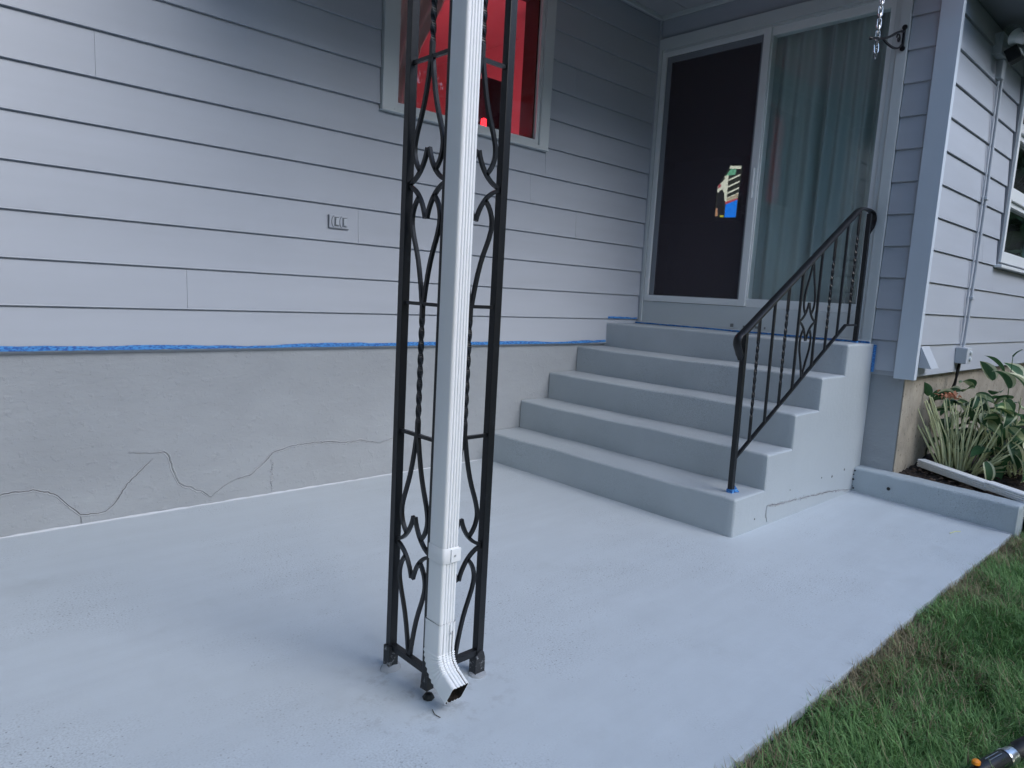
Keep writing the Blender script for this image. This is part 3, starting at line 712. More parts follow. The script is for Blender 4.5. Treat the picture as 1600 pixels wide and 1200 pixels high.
cap = [(-.022, 0), (-.022, .006), (-.014, .013), (0, .016), (.014, .013), (.022, .006), (.022, 0)]
lz = lambda dx: zt(XP+dx)+.026
low = bez((XP-.042, YR, lz(0)-.165), (XP-.032, YR, lz(0)-.135), (XP-.066, YR, lz(0)-.115), (XP-.080, YR, lz(0)-.085), 6) + bez((XP-.080, YR, lz(0)-.085), (XP-.090, YR, lz(0)-.05), (XP-.066, YR, lz(0)-.03), (XP-.034, YR, lz(-.034)), 6)[1:]
top = bez((-.345, YR, zt(-.345)+.026), (-.29, YR, zt(-.29)+.026), (-.23, YR, ZQ+.022), (-.15, YR, ZQ+.022), 6) + bez((-.15, YR, ZQ+.022), (-.075, YR, ZQ+.022), (-.035, YR, ZQ), (-.045, YR, ZQ-.045), 6)[1:] + bez((-.045, YR, ZQ-.045), (-.055, YR, ZQ-.08), (-.088, YR, ZQ-.085), (-.082, YR, ZQ-.125), 5)[1:]
pth = low + [(x, YR, zt(x)+.026) for x in np.linspace(-1.56, -.37, 8)] + top
mbr = MB(); K = len(cap)
for i, p in enumerate(pth):
    a_ = Vector(pth[max(i-1, 0)]); b2 = Vector(pth[min(i+1, len(pth)-1)]); t = (b2-a_).normalized(); u = Vector((-t.z, 0, t.x))
    e = min(1, i/3+.35, (len(pth)-1-i)/3+.35)
    for (x, y) in cap: q = Vector(p)+Vector((0, 1, 0))*x*e+u*(y-.006)*e; mbr.v.append(tuple(q))
for i in range(len(pth)-1):
    for j in range(K): mbr.f.append((i*K+j, i*K+(j+1) % K, (i+1)*K+(j+1) % K, (i+1)*K+j))
mbr.f += [tuple(range(K)), tuple(reversed(range((len(pth)-1)*K, len(pth)*K)))]
rp(mbr.build('hand_rail', 'iron', rl, True))
rp(MB().sweep([(XP+.01, YR, zb_(XP+.01)), (XB, YR, zb_(XB))], sq(.018, .012)).build('bottom_rail', 'iron', rl))
rp(MB().sweep([(XB-.004, YR, zb_(XB)), (XQ, YR, zb_(XB)+.002)], sq(.018, .012)).build('bottom_rail', 'iron', rl))
bx_ = [-1.432, -1.278, -1.129, -.978, -.75, -.586, -.426, -.267]
for i, x in enumerate(bx_):
    z0 = zb_(min(x, XB)); z1 = zt(x)+.002 if x < -.30 else ZQ+.002
    n = 44; pts = [(x+.006*(1-2*j/n), YR, z0+(z1-z0)*j/n) for j in range(n+1)]
    tw = [0]*(n+1)
    if i in (0, 2, 5, 7): tw = [2*math.pi*2.6*min(1, max(0, (j/n-.18)/.64)) for j in range(n+1)]
    rp(MB().sweep(pts, sq(.0125), twist=tw).build('baluster', 'iron', rl))
oc = -.864
def ro(uz): rp(MB().sweep([(oc+u+.35*0, YR, z) for (u, z) in uz], sq(.0095), up=(0, 1, 0)).build('scroll', 'iron', rl, True))
zc = 1.132
for s in (-1, 1):
    for q, H in ((1, (zt(oc)-zc)), (-1, zc-zb_(oc))):
        L = bez((s*.003, zc+q*(H-.004)), (s*.03, zc+q*(H-.12)), (s*.062, zc+q*.20), (s*.070, zc+q*.135), 8)
        L += bez((s*.070, zc+q*.135), (s*.075, zc+q*.09), (s*.058, zc+q*.06), (s*.036, zc+q*.045), 7)[1:]
        ro(L); ro(bez((s*.104, zc+q*.003), (s*.06, zc+q*.012), (s*.02, zc+q*.05), (s*.005, zc+q*.112), 9))
rp(MB().sweep([(XP+.006, YR, SZ[0]+.001), (XP+.006, YR, SZ[0]+.02)], sq(.033)).build('tape_wrap', 'tape', rl))
rp(MB().add([(XP+.014, YR-.02, SZ[0]+.004), (XP+.046, YR-.03, SZ[0]+.003), (XP+.018, YR-.017, SZ[0]+.04), (XP+.014, YR-.017, SZ[0]+.004), (XP+.046, YR-.027, SZ[0]+.003), (XP+.018, YR-.014, SZ[0]+.04)], [(0, 1, 2), (5, 4, 3), (0, 3, 4, 1), (1, 4, 5, 2), (2, 5, 3, 0)]).build('tape_tail', 'tape', rl))
rp(MB().sweep([(XQ+.004, YR, SZ[4]+.001), (XQ+.004, YR, SZ[4]+.012)], sq(.03)).build('tape_wrap', 'tape', rl))

# --- masking tape strips
def strip(name, pts, hgt, label, nrm):
    """ragged strip of tape, 1 mm thick; pts along its length"""
    vs = []; fs = []; n = len(pts); N = Vector(nrm)*.0012
    for i, p in enumerate(pts):
        lo = random.uniform(-.0015, .0015); hi = hgt+random.uniform(-.0018, .0018)
        if hgt > .015: hi -= .008*max(0, math.sin(i*.13))**3+.004*max(0, math.sin(i*.41+1))
        w_ = Vector(nrm)*random.uniform(0, .0015)
        a_ = Vector(p)+Vector((0, 0, lo))+w_; b_ = Vector(p)+Vector((0, 0, hi))+w_
        vs += [a_, b_, b_+N, a_+N]
    for i in range(n-1):
        for j in range(4): fs.append((i*4+j, i*4+(j+1) % 4, i*4+4+(j+1) % 4, i*4+4+j))
    fs += [(0, 1, 2, 3), (4*n-1, 4*n-2, 4*n-3, 4*n-4)]
    o = MB().add(vs, fs).build(name, 'tape'); tag(o, label, 'tape', 'strips of blue masking tape'); return o
strip('masking_tape', [(x, -.0285, ZB+.004) for x in np.arange(-6.5, -.62, .05)], .023, 'long strip of blue tape along the bottom of the lap siding', (0, -1, 0))
strip('masking_tape', [(x, -.0285, ZB+.006+(x+.62)*.03) for x in np.arange(-.66, -.43, .03)], .021, 'short end of blue tape where siding meets the second highest step', (0, -1, 0))
strip('masking_tape', [(x, -.0285, 1.036) for x in np.arange(-.44, -.02, .03)], .020, 'short strip of blue tape on siding left of the door sill', (0, -1, 0))
strip('masking_tape', [(-.0595, y, 1.0025) for y in np.arange(-.025, -1.95, -.04)], .011, 'thin strip of blue tape under the sliding door sill', (-1, 0, 0))
strip('masking_tape', [(-.0335, y, .815) for y in (-1.962, -1.968, -1.976, -1.982)], .185, 'vertical scrap of blue tape at the siding corner beside the top step', (-1, 0, 0))

# --- painted over outlet cover on the left wall
oc_ = empty('outlet_cover', (-2.921, 0, 1.512)); tag(oc_, 'painted over double outlet cover on the left lap siding', 'outlet')
def ocp(o): return P_(o, oc_)
ocp(MB().box(-2.982, -2.860, -.034, -.004, 1.514, 1.584, .002).build('plate', 'siding', oc_))
for cx_ in (-2.947, -2.897):
    arc = [(cx_-.006-.016*math.cos(t), -.0355, 1.549+.032*math.sin(t)) for t in np.linspace(-1.35, 1.35, 12)]
    ocp(MB().sweep(arc, sq(.0035), up=(0, 1, 0)).build('lid_edge', 'soffit', oc_))
    ocp(MB().box(cx_, cx_+.022, -.044, -.0341, 1.530, 1.568, .003).build('lid', 'box_grey', oc_))
    ocp(MB().sweep([(cx_+.02, -.0365, 1.573), (cx_-.003, -.0365, 1.573), (cx_-.003, -.0365, 1.525), (cx_+.02, -.0365, 1.525)], sq(.003), up=(0, 1, 0)).build('hinge_rim', 'soffit', oc_))
ocp(MB().box(-2.984, -2.858, -.0325, -.004, 1.5105, 1.5135).build('plate_gap', 'soffit', oc_))
ocp(MB().box(-2.9855, -2.9825, -.0325, -.004, 1.5135, 1.584).build('plate_gap', 'soffit', oc_))

# --- things on the right wing wall
cd = empty('conduit_pipe', (.94, YC-.03, 1.0)); tag(cd, 'grey conduit with cable running up the right wing siding', 'conduit')
o = MB().sweep([(.955, YC-.043, .99), (.962, YC-.044, 1.06), (.985, YC-.045, 1.6), (.985, YC-.045, 2.05), (.97, YC-.043, 2.9), (.955, YC-.043, 3.0)], circ(.0105, 10)).build('pipe', 'conduit', cd, True); P_(o, cd)
o = MB().sweep([(.905, YC-.036, 1.0), (.935, YC-.036, 1.6), (.945, YC-.036, 2.1), (.925, YC-.036, 2.85)], circ(.006, 8)).build('cable', 'box_grey', cd, True); P_(o, cd)
for z in (2.06, 1.35):
    o = MB().box(.955, 1.012, YC-.060, YC-.028, z-.012, z+.012, .004).build('clip', 'box_grey', cd); P_(o, cd)
jb = empty('junction_box', (.95, YC-.05, .87)); tag(jb, 'grey weatherproof outlet box at the bottom of the conduit', 'outlet box')
o = MB().box(.865, .99, YC-.095, YC-.018, .875, .99, .006).build('box', 'box_grey', jb); P_(o, jb)
o = MB().box(.9905, 1.005, YC-.08, YC-.012, .885, .98, .004).build('cover', 'box_grey', jb); P_(o, jb)
for z in (.91, .955):
    o = MB().lathe([(0, .012), (.016, .010), (.018, 0)], Matrix.Translation((.945, YC-.0953, z)) @ Matrix.Rotation(math.pi/2, 4, 'X'), 12).build('lid', 'trim', jb, True); P_(o, jb)
bc = MB().sweep([(.93, YC-.04, .876), (.93, YC-.035, .80), (.92, YC-.03, .72), (.88, YC-.02, .64), (.9, YC-.03, .55)], circ(.011, 8)).build('black_cable', 'cable', None, True); tag(bc, 'black cable dropping from the outlet box behind the plants', 'cable')
# wedge-shaped vent hood
vh = MB(); y0 = YC-.028
A = [(.055, y0, .868), (.055, y0, 1.008), (.055, y0-.075, .868)]; B = [(.215, p[1], p[2]) for p in A]
vh.add(A+B, [(0, 1, 2), (5, 4, 3), (1, 4, 5, 2), (0, 3, 4, 1), (0, 2, 5, 3)])
tag(vh.build('vent_hood', 'box_grey'), 'small grey wedge shaped vent hood low on the right wing siding', 'vent')
# floodlight
fl = empty('floodlight', (.95, YC, 3.0)); tag(fl, 'grey outdoor floodlight with round glass bulb under the right eave', 'floodlight')
def fp(o): return P_(o, fl)
fp(MB().box(.76, .89, YC-.07, YC-.012, 2.985, 3.125, .006).build('base_box', 'box_grey', fl))
fp(MB().box(.88, .96, YC-.06, YC-.012, 2.86, 2.98, .005).build('conduit_fitting', 'box_grey', fl))
fp(MB().sweep([(.86, YC-.05, 3.03), (.93, YC-.11, 3.045), (1.05, YC-.14, 3.05)], circ(.022, 10)).build('arm', 'box_grey', fl, True))
gm = Matrix.Translation((.775, YC-.125, 3.085)) @ Matrix.Rotation(math.radians(-60), 4, 'X') @ Matrix.Rotation(math.radians(20), 4, 'Y')
fp(MB().lathe([(.022, -.09), (.03, -.05), (.06, -.02), (.074, .02), (.066, .05), (.04, .066), (0, .07)], gm, 20).build('bulb', 'glass', fl, 'all'))
fp(MB().lathe([(.0, -.095), (.032, -.09), (.034, -.03), (.056, -.012), (.045, .0), (0, .0)], gm, 18).build('lamp_reflector', 'white_metal', fl, 'all'))
sm = Matrix.Translation((.80, YC-.125, 2.968)) @ Matrix.Rotation(math.radians(-25), 4, 'X')
s0 = MB().box(-.045, .045, -.05, .03, -.045, .045, .008); s0.v = [tuple(sm @ Vector(v)) for v in s0.v]; fp(s0.build('motion_sensor', 'rubber', fl))
s0 = MB().box(-.025, .025, -.056, -.0505, -.03, .02, .002); s0.v = [tuple(sm @ Vector(v)) for v in s0.v]; fp(s0.build('sensor_lens', 'white_metal', fl))

# --- plant bracket on the door casing, and hanging chain
bk = empty('plant_bracket', (-.035, -1.915, 2.92)); tag(bk, 'small black scrolled iron plant bracket beside the sliding door', 'bracket')
def bp_(o): return P_(o, bk)
bp_(MB().sweep([(-.041, -1.915, 2.878), (-.041, -1.915, 2.995)], sq(.022, .012)).build('wall_plate', 'iron', bk))
for z in (2.872, 3.0):
    bp_(MB().lathe([(0, -.007), (.015, -.006), (.017, 0), (.015, .006), (0, .007)], Matrix.Translation((-.041, -1.915, z)) @ Matrix.Rotation(math.pi/2, 4, 'Y'), 10).build('plate_end', 'iron', bk, True))
arm = bez((-.045, -1.915, 2.972), (-.13, -1.905, 2.965), (-.18, -1.90, 2.90), (-.30, -1.885, 2.868), 12)+bez((-.30, -1.885, 2.868), (-.36, -1.88, 2.852), (-.40, -1.875, 2.85), (-.43, -1.87, 2.836), 5)[1:]
bp_(MB().sweep(arm, sq(.012), up=(0, 1, 0)).build('arm', 'iron', bk, True))
bp_(MB().sweep(bez((-.045, -1.915, 2.90), (-.09, -1.905, 2.835), (-.20, -1.895, 2.845), (-.29, -1.886, 2.869), 12), sq(.010), up=(0, 1, 0)).build('brace', 'iron', bk, True))
spi = [(-.095-(.032-.0016*i)*math.cos(i*.42)*1.0, -1.905, 2.918+(.032-.0016*i)*math.sin(i*.42)) for i in range(18)]
bp_(MB().sweep(spi, sq(.007), up=(0, 1, 0)).build('spiral', 'iron', bk, True))
bp_(MB().lathe([(0, -.012), (.009, -.008), (.011, 0), (.006, .008), (0, .026)], Matrix.Translation((-.435, -1.87, 2.836)) @ Matrix.Rotation(-math.pi/2, 4, 'Y'), 10).build('finial', 'iron', bk, True))
chn = empty('hanging_chain', (-.30, -1.856, CEIL)); tag(chn, 'silver chain hanging from the porch ceiling by the door', 'chain')
lnk = []
for i in range(18):
    a = 2*math.pi*i/18; lnk.append((.0105*math.cos(a), 0, .0125*(1 if math.sin(a) > 0 else -1)*.9+.0105*math.sin(a)))
base_link = MB().sweep(lnk, circ(.0032, 6), up=(0, 1, 0), closed=True).build('link', 'zinc', None, True)
z = 2.765+.02; i = 0; first = True
while z < CEIL+.0:
    L_ = base_link if first else base_link.copy()
    if not first: C.objects.link(L_)
    first = False
    L_.parent = chn; L_.location = (random.uniform(-.001, .001)+.0, 0, z-CEIL)
    L_.rotation_euler = (random.uniform(-.08, .08), random.uniform(-.12, .12), (math.pi/2)*(i % 2)+.75+random.uniform(-.25, .25))
    if z < 2.79: L_.scale = (1.15, 1.2, 1.35)
    z += .0355; i += 1

# --- loose piece of downspout lying in the bed
lp = empty('downspout_piece', (.15, -2.55, .18)); tag(lp, 'loose white ribbed downspout length lying in the flower bed', 'downspout')
def loose(p0, p1, name, wd=.075, ht=.052, nr=4):
    a_, b_ = Vector(p0), Vector(p1); t = (b_-a_).normalized(); sd = t.cross(Vector((0, 0, 1))).normalized(); u = sd.cross(t)
    return ring_sweep([(a_, sd, u, 1), (a_+(b_-a_)*.5, sd, u, 1), (b_, sd, u, 1)], [(y, x) for (x, y) in dsec(ht, wd)][::-1])
def loose_sec():
    # flat top, ribs on the face turned to the curb
    hw, hh, r = .036, .027, .009; pts = []
    def arc(cx, cy, a0):
        for q in range(4):
            a = a0+q*math.pi/6; pts.append((cx+r*math.cos(a), cy+r*math.sin(a)))
    arc(hw-r, -hh+r, -math.pi/2); arc(hw-r, hh-r, 0); arc(-hw+r, hh-r, math.pi/2)
    for i in range(3):
        for f0, dd in ((.10, 0), (.22, .010), (.48, .010), (.60, 0)):
            t = (i+f0)/3; pts.append((-hw+dd, (hh-r)*(1-2*t)))
    arc(-hw+r, -hh+r, math.pi)
    return pts
def loose2(p0, p1, flip):
    a_, b_ = Vector(p0), Vector(p1); t = (b_-a_).normalized(); sd = Vector((0, 0, 1)).cross(t).normalized()*flip; u = Vector((0, 0, 1))
    if sd.x < 0: sd = -sd
    mbx = ring_sweep([(a_+(b_-a_)*q, sd, u, 1) for q in (0, .3, .6, 1)], loose_sec()); k = len(loose_sec())
    mbx.f += [tuple(range(k)), tuple(range(3*k, 4*k))]
    return mbx
o = loose2((.335, -2.235, .203), (.075, -2.69, .188), 1).build('pipe', 'white_metal', lp, True); P_(o, lp)
o = loose2((.082, -2.685, .193), (-.08, -2.965, .186), 1).build('pipe_sleeve', 'white_metal', lp, True); P_(o, lp)

# --- hosta plants
def leaf_mesh(L, W, droop, cup, name, fold=0.0):
    nu, nv_ = 6, 12; vs = []; fs = []; uvs = []
    for j in range(nv_+1):
        t = j/nv_; wdt = W*(math.sin(math.pi*min(1, t*.96+.04)**.72)**.9)*(1 if t < .98 else .1)+.0004
        ang = droop*t*t; 
        x = L*t*math.cos(ang*.6); z = L*(t*.25)-L*droop*.55*t*t
        for i in range(nu+1):
            u = i/nu*2-1; rip = .012*L*math.sin(t*9+u*2)*abs(u)
            vs.append((x, u*wdt, z+cup*abs(u)**1.6*wdt+rip)); uvs.append((i/nu, t))
    for j in range(nv_):
        for i in range(nu): a = j*(nu+1)+i; fs.append((a, a+1, a+nu+2, a+nu+1))
    me = bpy.data.meshes.new(name); me.from_pydata(vs, [], fs); me.update()
    ul = me.uv_layers.new(name='UVMap')
    for lp_ in me.loops: ul.data[lp_.index].uv = uvs[lp_.vertex_index]
    for p in me.polygons: p.use_smooth = True
    return me
LM = {}
for nm, mats in (('hosta', 'hosta'), ('pale', 'hosta_pale'), ('green', 'hosta_green')):
    for q in range(3):
        me = leaf_mesh(.20+.02*q, (.058, .066, .05)[q], (.55, .95, 1.35)[q], (.35, .5, .25)[q], 'leaf'); me.materials.append(M[mats]); LM[nm, q] = me
LEAFT = []
def place_leaf(pl, kind, q, pos, yaw_, tilt, rollv, s_):
    o = bpy.data.objects.new('leaf', LM[kind, q]); C.objects.link(o); o.parent = pl
    o.location = Vector(pos)-Vector(pl.location); o.rotation_euler = (rollv, tilt, yaw_); o.scale = (s_, s_, s_); return o
def stalk(pl, base, tipp, r=.006, bend=.03, mat='stalk'):
    b, t = Vector(base), Vector(tipp); mid = (b+t)/2+Vector((random.uniform(-bend, bend), random.uniform(-bend, bend), .01))
    pts = bez(b, (b+mid)/2, mid, t, 6)
    o = MB().sweep(pts, circ(r, 6), scale=[1.15-.08*i for i in range(7)]).build('stalk', mat, pl, True)
    return P_(o, pl)
h1 = empty('hosta_plant', (.52, -2.42, .17)); tag(h1, 'hosta clump with bare pale stalks beside the white downspout length', 'plant', 'hosta plants in the flower bed')
for i in range(62):
    f = random.uniform(-1, 1); dpt = random.uniform(-.12, .16)
    by = -2.42-.115*f+random.uniform(-.03, .03); bx2 = .48+dpt*.5
    fan = f+random.gauss(0, .22)
    ht = random.choice((random.uniform(.2, .32), random.uniform(.32, .48), random.uniform(.4, .52)))*(1-.3*max(0, fan-.3))
    stalk(h1, (bx2, by, .165), (bx2+dpt*.7+random.uniform(-.05, .05), by-.22*fan+random.uniform(-.02, .02), .165+ht), random.uniform(.0042, .0075))
stalk(h1, (.50, -2.33, .17), (.50, -2.14, .45), .0065, .01); stalk(h1, (.47, -2.36, .17), (.42, -2.205, .66), .0075, .015); stalk(h1, (.47, -2.33, .17), (.40, -2.215, .45), .006, .015)
stalk(h1, (.47, -2.45, .17), (.40, -2.225, .655), .006, .03)
place_leaf(h1, 'green', 0, (.42, -2.205, .66), 1.7, -1.0, 1.2, .6)
# dried flower head
stalk(h1, (.50, -2.40, .17), (.46, -2.315, .66), .004, .01)
df = MB()
for i in range(70):
    c0 = Vector((.46+random.gauss(0, .025), -2.315+random.gauss(0, .032), .672+random.gauss(0, .011))); d_ = Vector((random.gauss(0, 1), random.gauss(0, 1), random.gauss(0, .8))).normalized()*.016; e_ = d_.cross(Vector((random.random(), random.random(), 1))).normalized()*.007
    df.add([c0-d_, c0-e_, c0+d_, c0+e_+Vector((0, 0, .004))], [(0, 1, 2, 3)])
P_(df.build('dried_flower', 'dead_flower', h1), h1)
for (k_, q, y, z, x, ya, ti, ro_, s_) in [
    ('green', 1, -2.235, .62, .68, 1.9, .25, .5, .85), ('green', 0, -2.30, .60, .78, 2.6, .2, -.4, .9), ('hosta', 1, -2.30, .66, .62, 2.2, -.1, .6, .8),
    ('pale', 0, -2.36, .70, .62, -2.4, -.35, .5, .75), ('hosta', 0, -2.42, .64, .66, 3.0, .2, .7, .85), ('green', 1, -2.32, .48, .70, 2.8, .4, .1, 1.0),
    ('green', 2, -2.40, .42, .72, -2.6, .5, .2, 1.1), ('hosta', 2, -2.46, .67, .60, -2.9, .1, -.5, .8), ('green', 1, -2.27, .45, .8, 1.5, .3, .1, 1.0),
    ('pale', 1, -2.40, .73, .66, 2.6, -.5, .3, .8), ('hosta', 1, -2.36, .56, .74, -2.0, .4, .3, .9), ('green', 0, -2.50, .52, .74, 2.4, .2, .1, 1.0),
    ('pale', 2, -2.44, .69, .58, -1.9, .0, .8, .7), ('hosta', 0, -2.32, .69, .70, 1.2, .1, -.7, .7), ('pale', 0, -2.52, .60, .60, -1.5, .3, .4, .75),
    ('green', 2, -2.35, .36, .78, 2.9, .4, .1, 1.2), ('green', 2, -2.25, .34, .74, 2.2, .5, .0, 1.1), ('green', 1, -2.47, .38, .80, -2.9, .4, .2, 1.2)]:
    place_leaf(h1, k_, q, (x, y, z), ya, ti, ro_, s_*.86)
for i in range(34):
    y_ = random.uniform(-2.58, -2.26); z_ = random.uniform(.30, .66); k_ = random.choice(('hosta', 'pale', 'green', 'green', 'hosta')) if z_ > .5 else 'green'
    place_leaf(h1, k_, random.randrange(3), (random.uniform(.60, .82), y_, z_), random.uniform(1.4, 4.4), random.uniform(-.2, .6), random.uniform(-.6, .6), random.uniform(.55, .95))
h2 = empty('hosta_plant', (.70, -2.72, .17)); tag(h2, 'leafy hosta with broad cream edged leaves at the right edge', 'plant', 'hosta plants in the flower bed')
for (k_, q, y, z, x, ya, ti, ro_, s_) in [
    ('green', 0, -2.56, .86, .66, 1.7, -.75, .3, .95), ('hosta', 0, -2.52, .80, .62, 1.9, -.95, .9, .95), ('hosta', 1, -2.62, .76, .58, 2.3, -1.0, .2, 1.0),
    ('hosta', 1, -2.72, .74, .58, 2.0, -1.0, -.2, 1.1), ('hosta', 0, -2.80, .78, .62, -2.0, -.7, .2, 1.0), ('pale', 1, -2.60, .66, .52, -2.5, .2, .6, .9),
    ('hosta', 2, -2.66, .62, .52, -2.9, .2, -.4, .9), ('pale', 0, -2.60, .56, .50, 2.6, .1, .7, .85), ('hosta', 1, -2.56, .58, .56, 2.9, .3, .3, .85),
    ('pale', 2, -2.68, .52, .46, -2.2, .3, .6, .9), ('pale', 1, -2.74, .57, .46, -2.6, .1, -.5, .9), ('hosta', 2, -2.78, .62, .50, -1.6, .2, .3, 1.0),
    ('hosta', 2, -2.70, .42, .44, -2.3, .7, .3, 1.0), ('hosta', 1, -2.80, .45, .42, -2.5, .7, .2, 1.05), ('hosta', 2, -2.60, .29, .34, -2.2, .95, .2, .85),
    ('hosta', 1, -2.74, .36, .40, -2.0, .9, -.2, 1.1), ('green', 1, -2.70, .5, .7, 2.6, .4, 0, 1.2), ('green', 2, -2.82, .4, .6, -2.9, .5, 0, 1.2),
    ('green', 0, -2.62, .68, .72, 2.4, .1, .2, 1.1), ('hosta', 0, -2.66, .84, .70, 1.3, -.6, -.4, .9), ('green', 1, -2.54, .4, .66, 2.8, .4, .1, 1.1), ('green', 2, -2.62, .30, .56, -2.9, .4, .1, 1.2),
    ('hosta', 0, -2.88, .66, .56, -2.4, -.4, .2, 1.1), ('green', 1, -2.90, .5, .6, -2.0, .2, .2, 1.2)]:
    place_leaf(h2, k_, q, (x, y, z), ya, ti, ro_, s_*.86)
for i in range(46):
    y_ = random.uniform(-2.95, -2.50); z_ = random.uniform(.28, .74); k_ = random.choice(('hosta', 'pale', 'hosta', 'green', 'pale')) if z_ > .42 else 'green'
    place_leaf(h2, k_, random.randrange(3), (random.uniform(.46, .80), y_, z_), random.uniform(1.4, 4.6), random.uniform(-.4, .7), random.uniform(-.7, .7), random.uniform(.5, .95))
for i in range(26):
    by = -2.66+random.uniform(-.08, .08); bx2 = .62+random.uniform(-.06, .08); f = random.uniform(-1, 1)
    stalk(h2, (bx2, by, .165), (bx2+random.uniform(-.2, .05), by-.2*f, .165+random.uniform(.25, .55)), random.uniform(.004, .0065))
for i in range(14):
    f = random.uniform(0, 1); stalk(h2, (.50, -2.53-.02*f, .17), (.38+.1*f, -2.66-.1*random.random(), .24+.2*f), .0045, .02)
stalk(h2, (.66, -2.62, .3), (.66, -2.60, .98), .0035, .01, 'hosta_green'); stalk(h2, (.66, -2.60, .97), (.64, -2.65, 1.02), .005, .005, 'hosta_green')

# --- tool handle lying in the grass
tl = empty('tool_handle', (-2.70, -3.37, .0)); tag(tl, 'black tool handle with silver ring and orange button lying on grass', 'tool')
d_ = Vector((.93, -.27, .03)).normalized(); T0 = Vector((-2.845, -3.330, .012))
q4 = Matrix.Translation(T0) @ d_.to_track_quat('Z', 'Y').to_matrix().to_4x4()
def tp(o): return P_(o, tl)
tp(MB().lathe([(0, -.03), (.010, -.028), (.016, -.01), (.021, .02), (.0235, .06), (.024, .12), (.022, .128), (0, .128)], q4, 20).build('grip', 'rubber', tl, True))
tp(MB().lathe([(.0, .1285), (.0245, .1285), (.0258, .131), (.0258, .136), (.0235, .138), (.0235, .165), (.0225, .169), (0, .169)], q4, 22).build('ring', 'silver', tl, True))
tp(MB().lathe([(0, .1695), (.021, .1695), (.021, .19), (.026, .20), (.028, .30), (.024, .32), (0, .32)], q4, 20).build('barrel', 'cable', tl, True))
bq = Matrix.Translation(T0+Vector((.006, .004, .028))) @ Matrix.Rotation(.2, 4, 'Y') @ Matrix.Diagonal((1.35, .8, 1, 1))
tp(MB().lathe([(0, .005), (.008, .0045), (.0125, .001), (.013, -.006), (0, -.008)], bq, 16).build('button', 'orange', tl, True))
for s in (-.0045, .0045):
    a_ = q4 @ Vector((s, .0, .04)); 
    tp(MB().sweep([T0+d_*.045+Vector((0, s, .0235)), T0+d_*.105+Vector((0, s, .026))], sq(.0018)).build('grip_line', 'silver', tl))

# --- small litter on the porch floor
def litter(name, pts, r, mat, label, cat):
    o = MB().sweep(pts, circ(r, 5)).build(name, mat, None, True); tag(o, label, cat, 'bits of litter on the porch floor'); return o
litter('grass_clipping', [(-.53, -2.66, .003), (-.50, -2.672, .007), (-.47, -2.668, .003), (-.44, -2.69, .004)], .0028, 'stalk', 'pale clipping on the porch floor near the garden curb', 'clipping')
litter('twig', [(-3.80, -2.20, .002), (-3.81, -2.225, .003), (-3.805, -2.245, .002)], .0012, 'bark', 'hair thin twig on the floor below the downspout mouth', 'twig')

# --- curtain behind the fixed pane
cm = MB(); n = 220; zs = [1.03, 1.5, 2.2, 2.9, 3.28]; rows = []
for z in zs:
    row = []
    for i in range(n+1):
        t = i/n; y = -.93-t*.98
        ph = t*62+1.6*math.sin(t*9)+.5*math.sin(t*23+1)
        row.append((.115+.036*math.sin(ph)*(.65+.35*math.sin(t*13+2))+.012*math.sin(t*31+z*.3), y+.006*math.sin(z*2+t*20), z))
    rows.append(row)
vs = [p for r_ in rows for p in r_]+[(p[0]+.0015, p[1], p[2]) for r_ in rows for p in r_]; K = n+1; off = len(vs)//2
fs = [(i*K+j, i*K+j+1, (i+1)*K+j+1, (i+1)*K+j) for i in range(len(zs)-1) for j in range(n)]
fs += [tuple(off+q for q in reversed(f)) for f in fs]
cur = cm.add(vs, fs).build('curtain', 'curtain', None, True); tag(cur, 'long pale green curtain in folds behind the sliding door glass', 'curtain')

# --- television inside
tvv = empty('television', (2.62, .9, 2.1)); tag(tvv, 'television lit with a bright picture inside the dark room', 'television')
def tvp(o): return P_(o, tvv)
tvp(MB().box(2.62, 2.66, .60, 1.72, 2.17, 2.84, .006).build('case', 'cable', tvv))
tvp(MB().box(2.66, 4.99, 1.1, 1.2, 2.4, 2.5).build('wall_mount', 'cable', tvv))
def pic(pts, mat, x=2.6195):
    """flat picture area on the screen given as (y,z)"""
    k = len(pts); tvp(MB().add([(x, p[0], p[1]) for p in pts]+[(x+.0004, p[0], p[1]) for p in pts], [tuple(range(k)), tuple(reversed(range(k, 2*k)))]).build('screen_picture', mat, tvv))
M['e_white'] = emit('screen_white', (.80, .78, .66), 1.3); M['e_blue'] = emit('screen_blue', (.01, .22, .95), 1.3); M['e_green'] = emit('screen_green', (.22, .62, .40), .9)
M['e_dark'] = emit('screen_dark', (.05, .055, .04), .8); M['e_person'] = emit('screen_grey', (.025, .025, .025), .8); M['e_pink'] = emit('screen_pink', (.7, .12, .16), .9); M['e_sand'] = emit('screen_sand', (.75, .60, .45), .9); M['e_tan'] = emit('screen_tan', (.75, .38, .22), .9); M['e_yel'] = emit('screen_yellow', (.8, .7, .05), .9)
sxy = lambda px_, py_: None
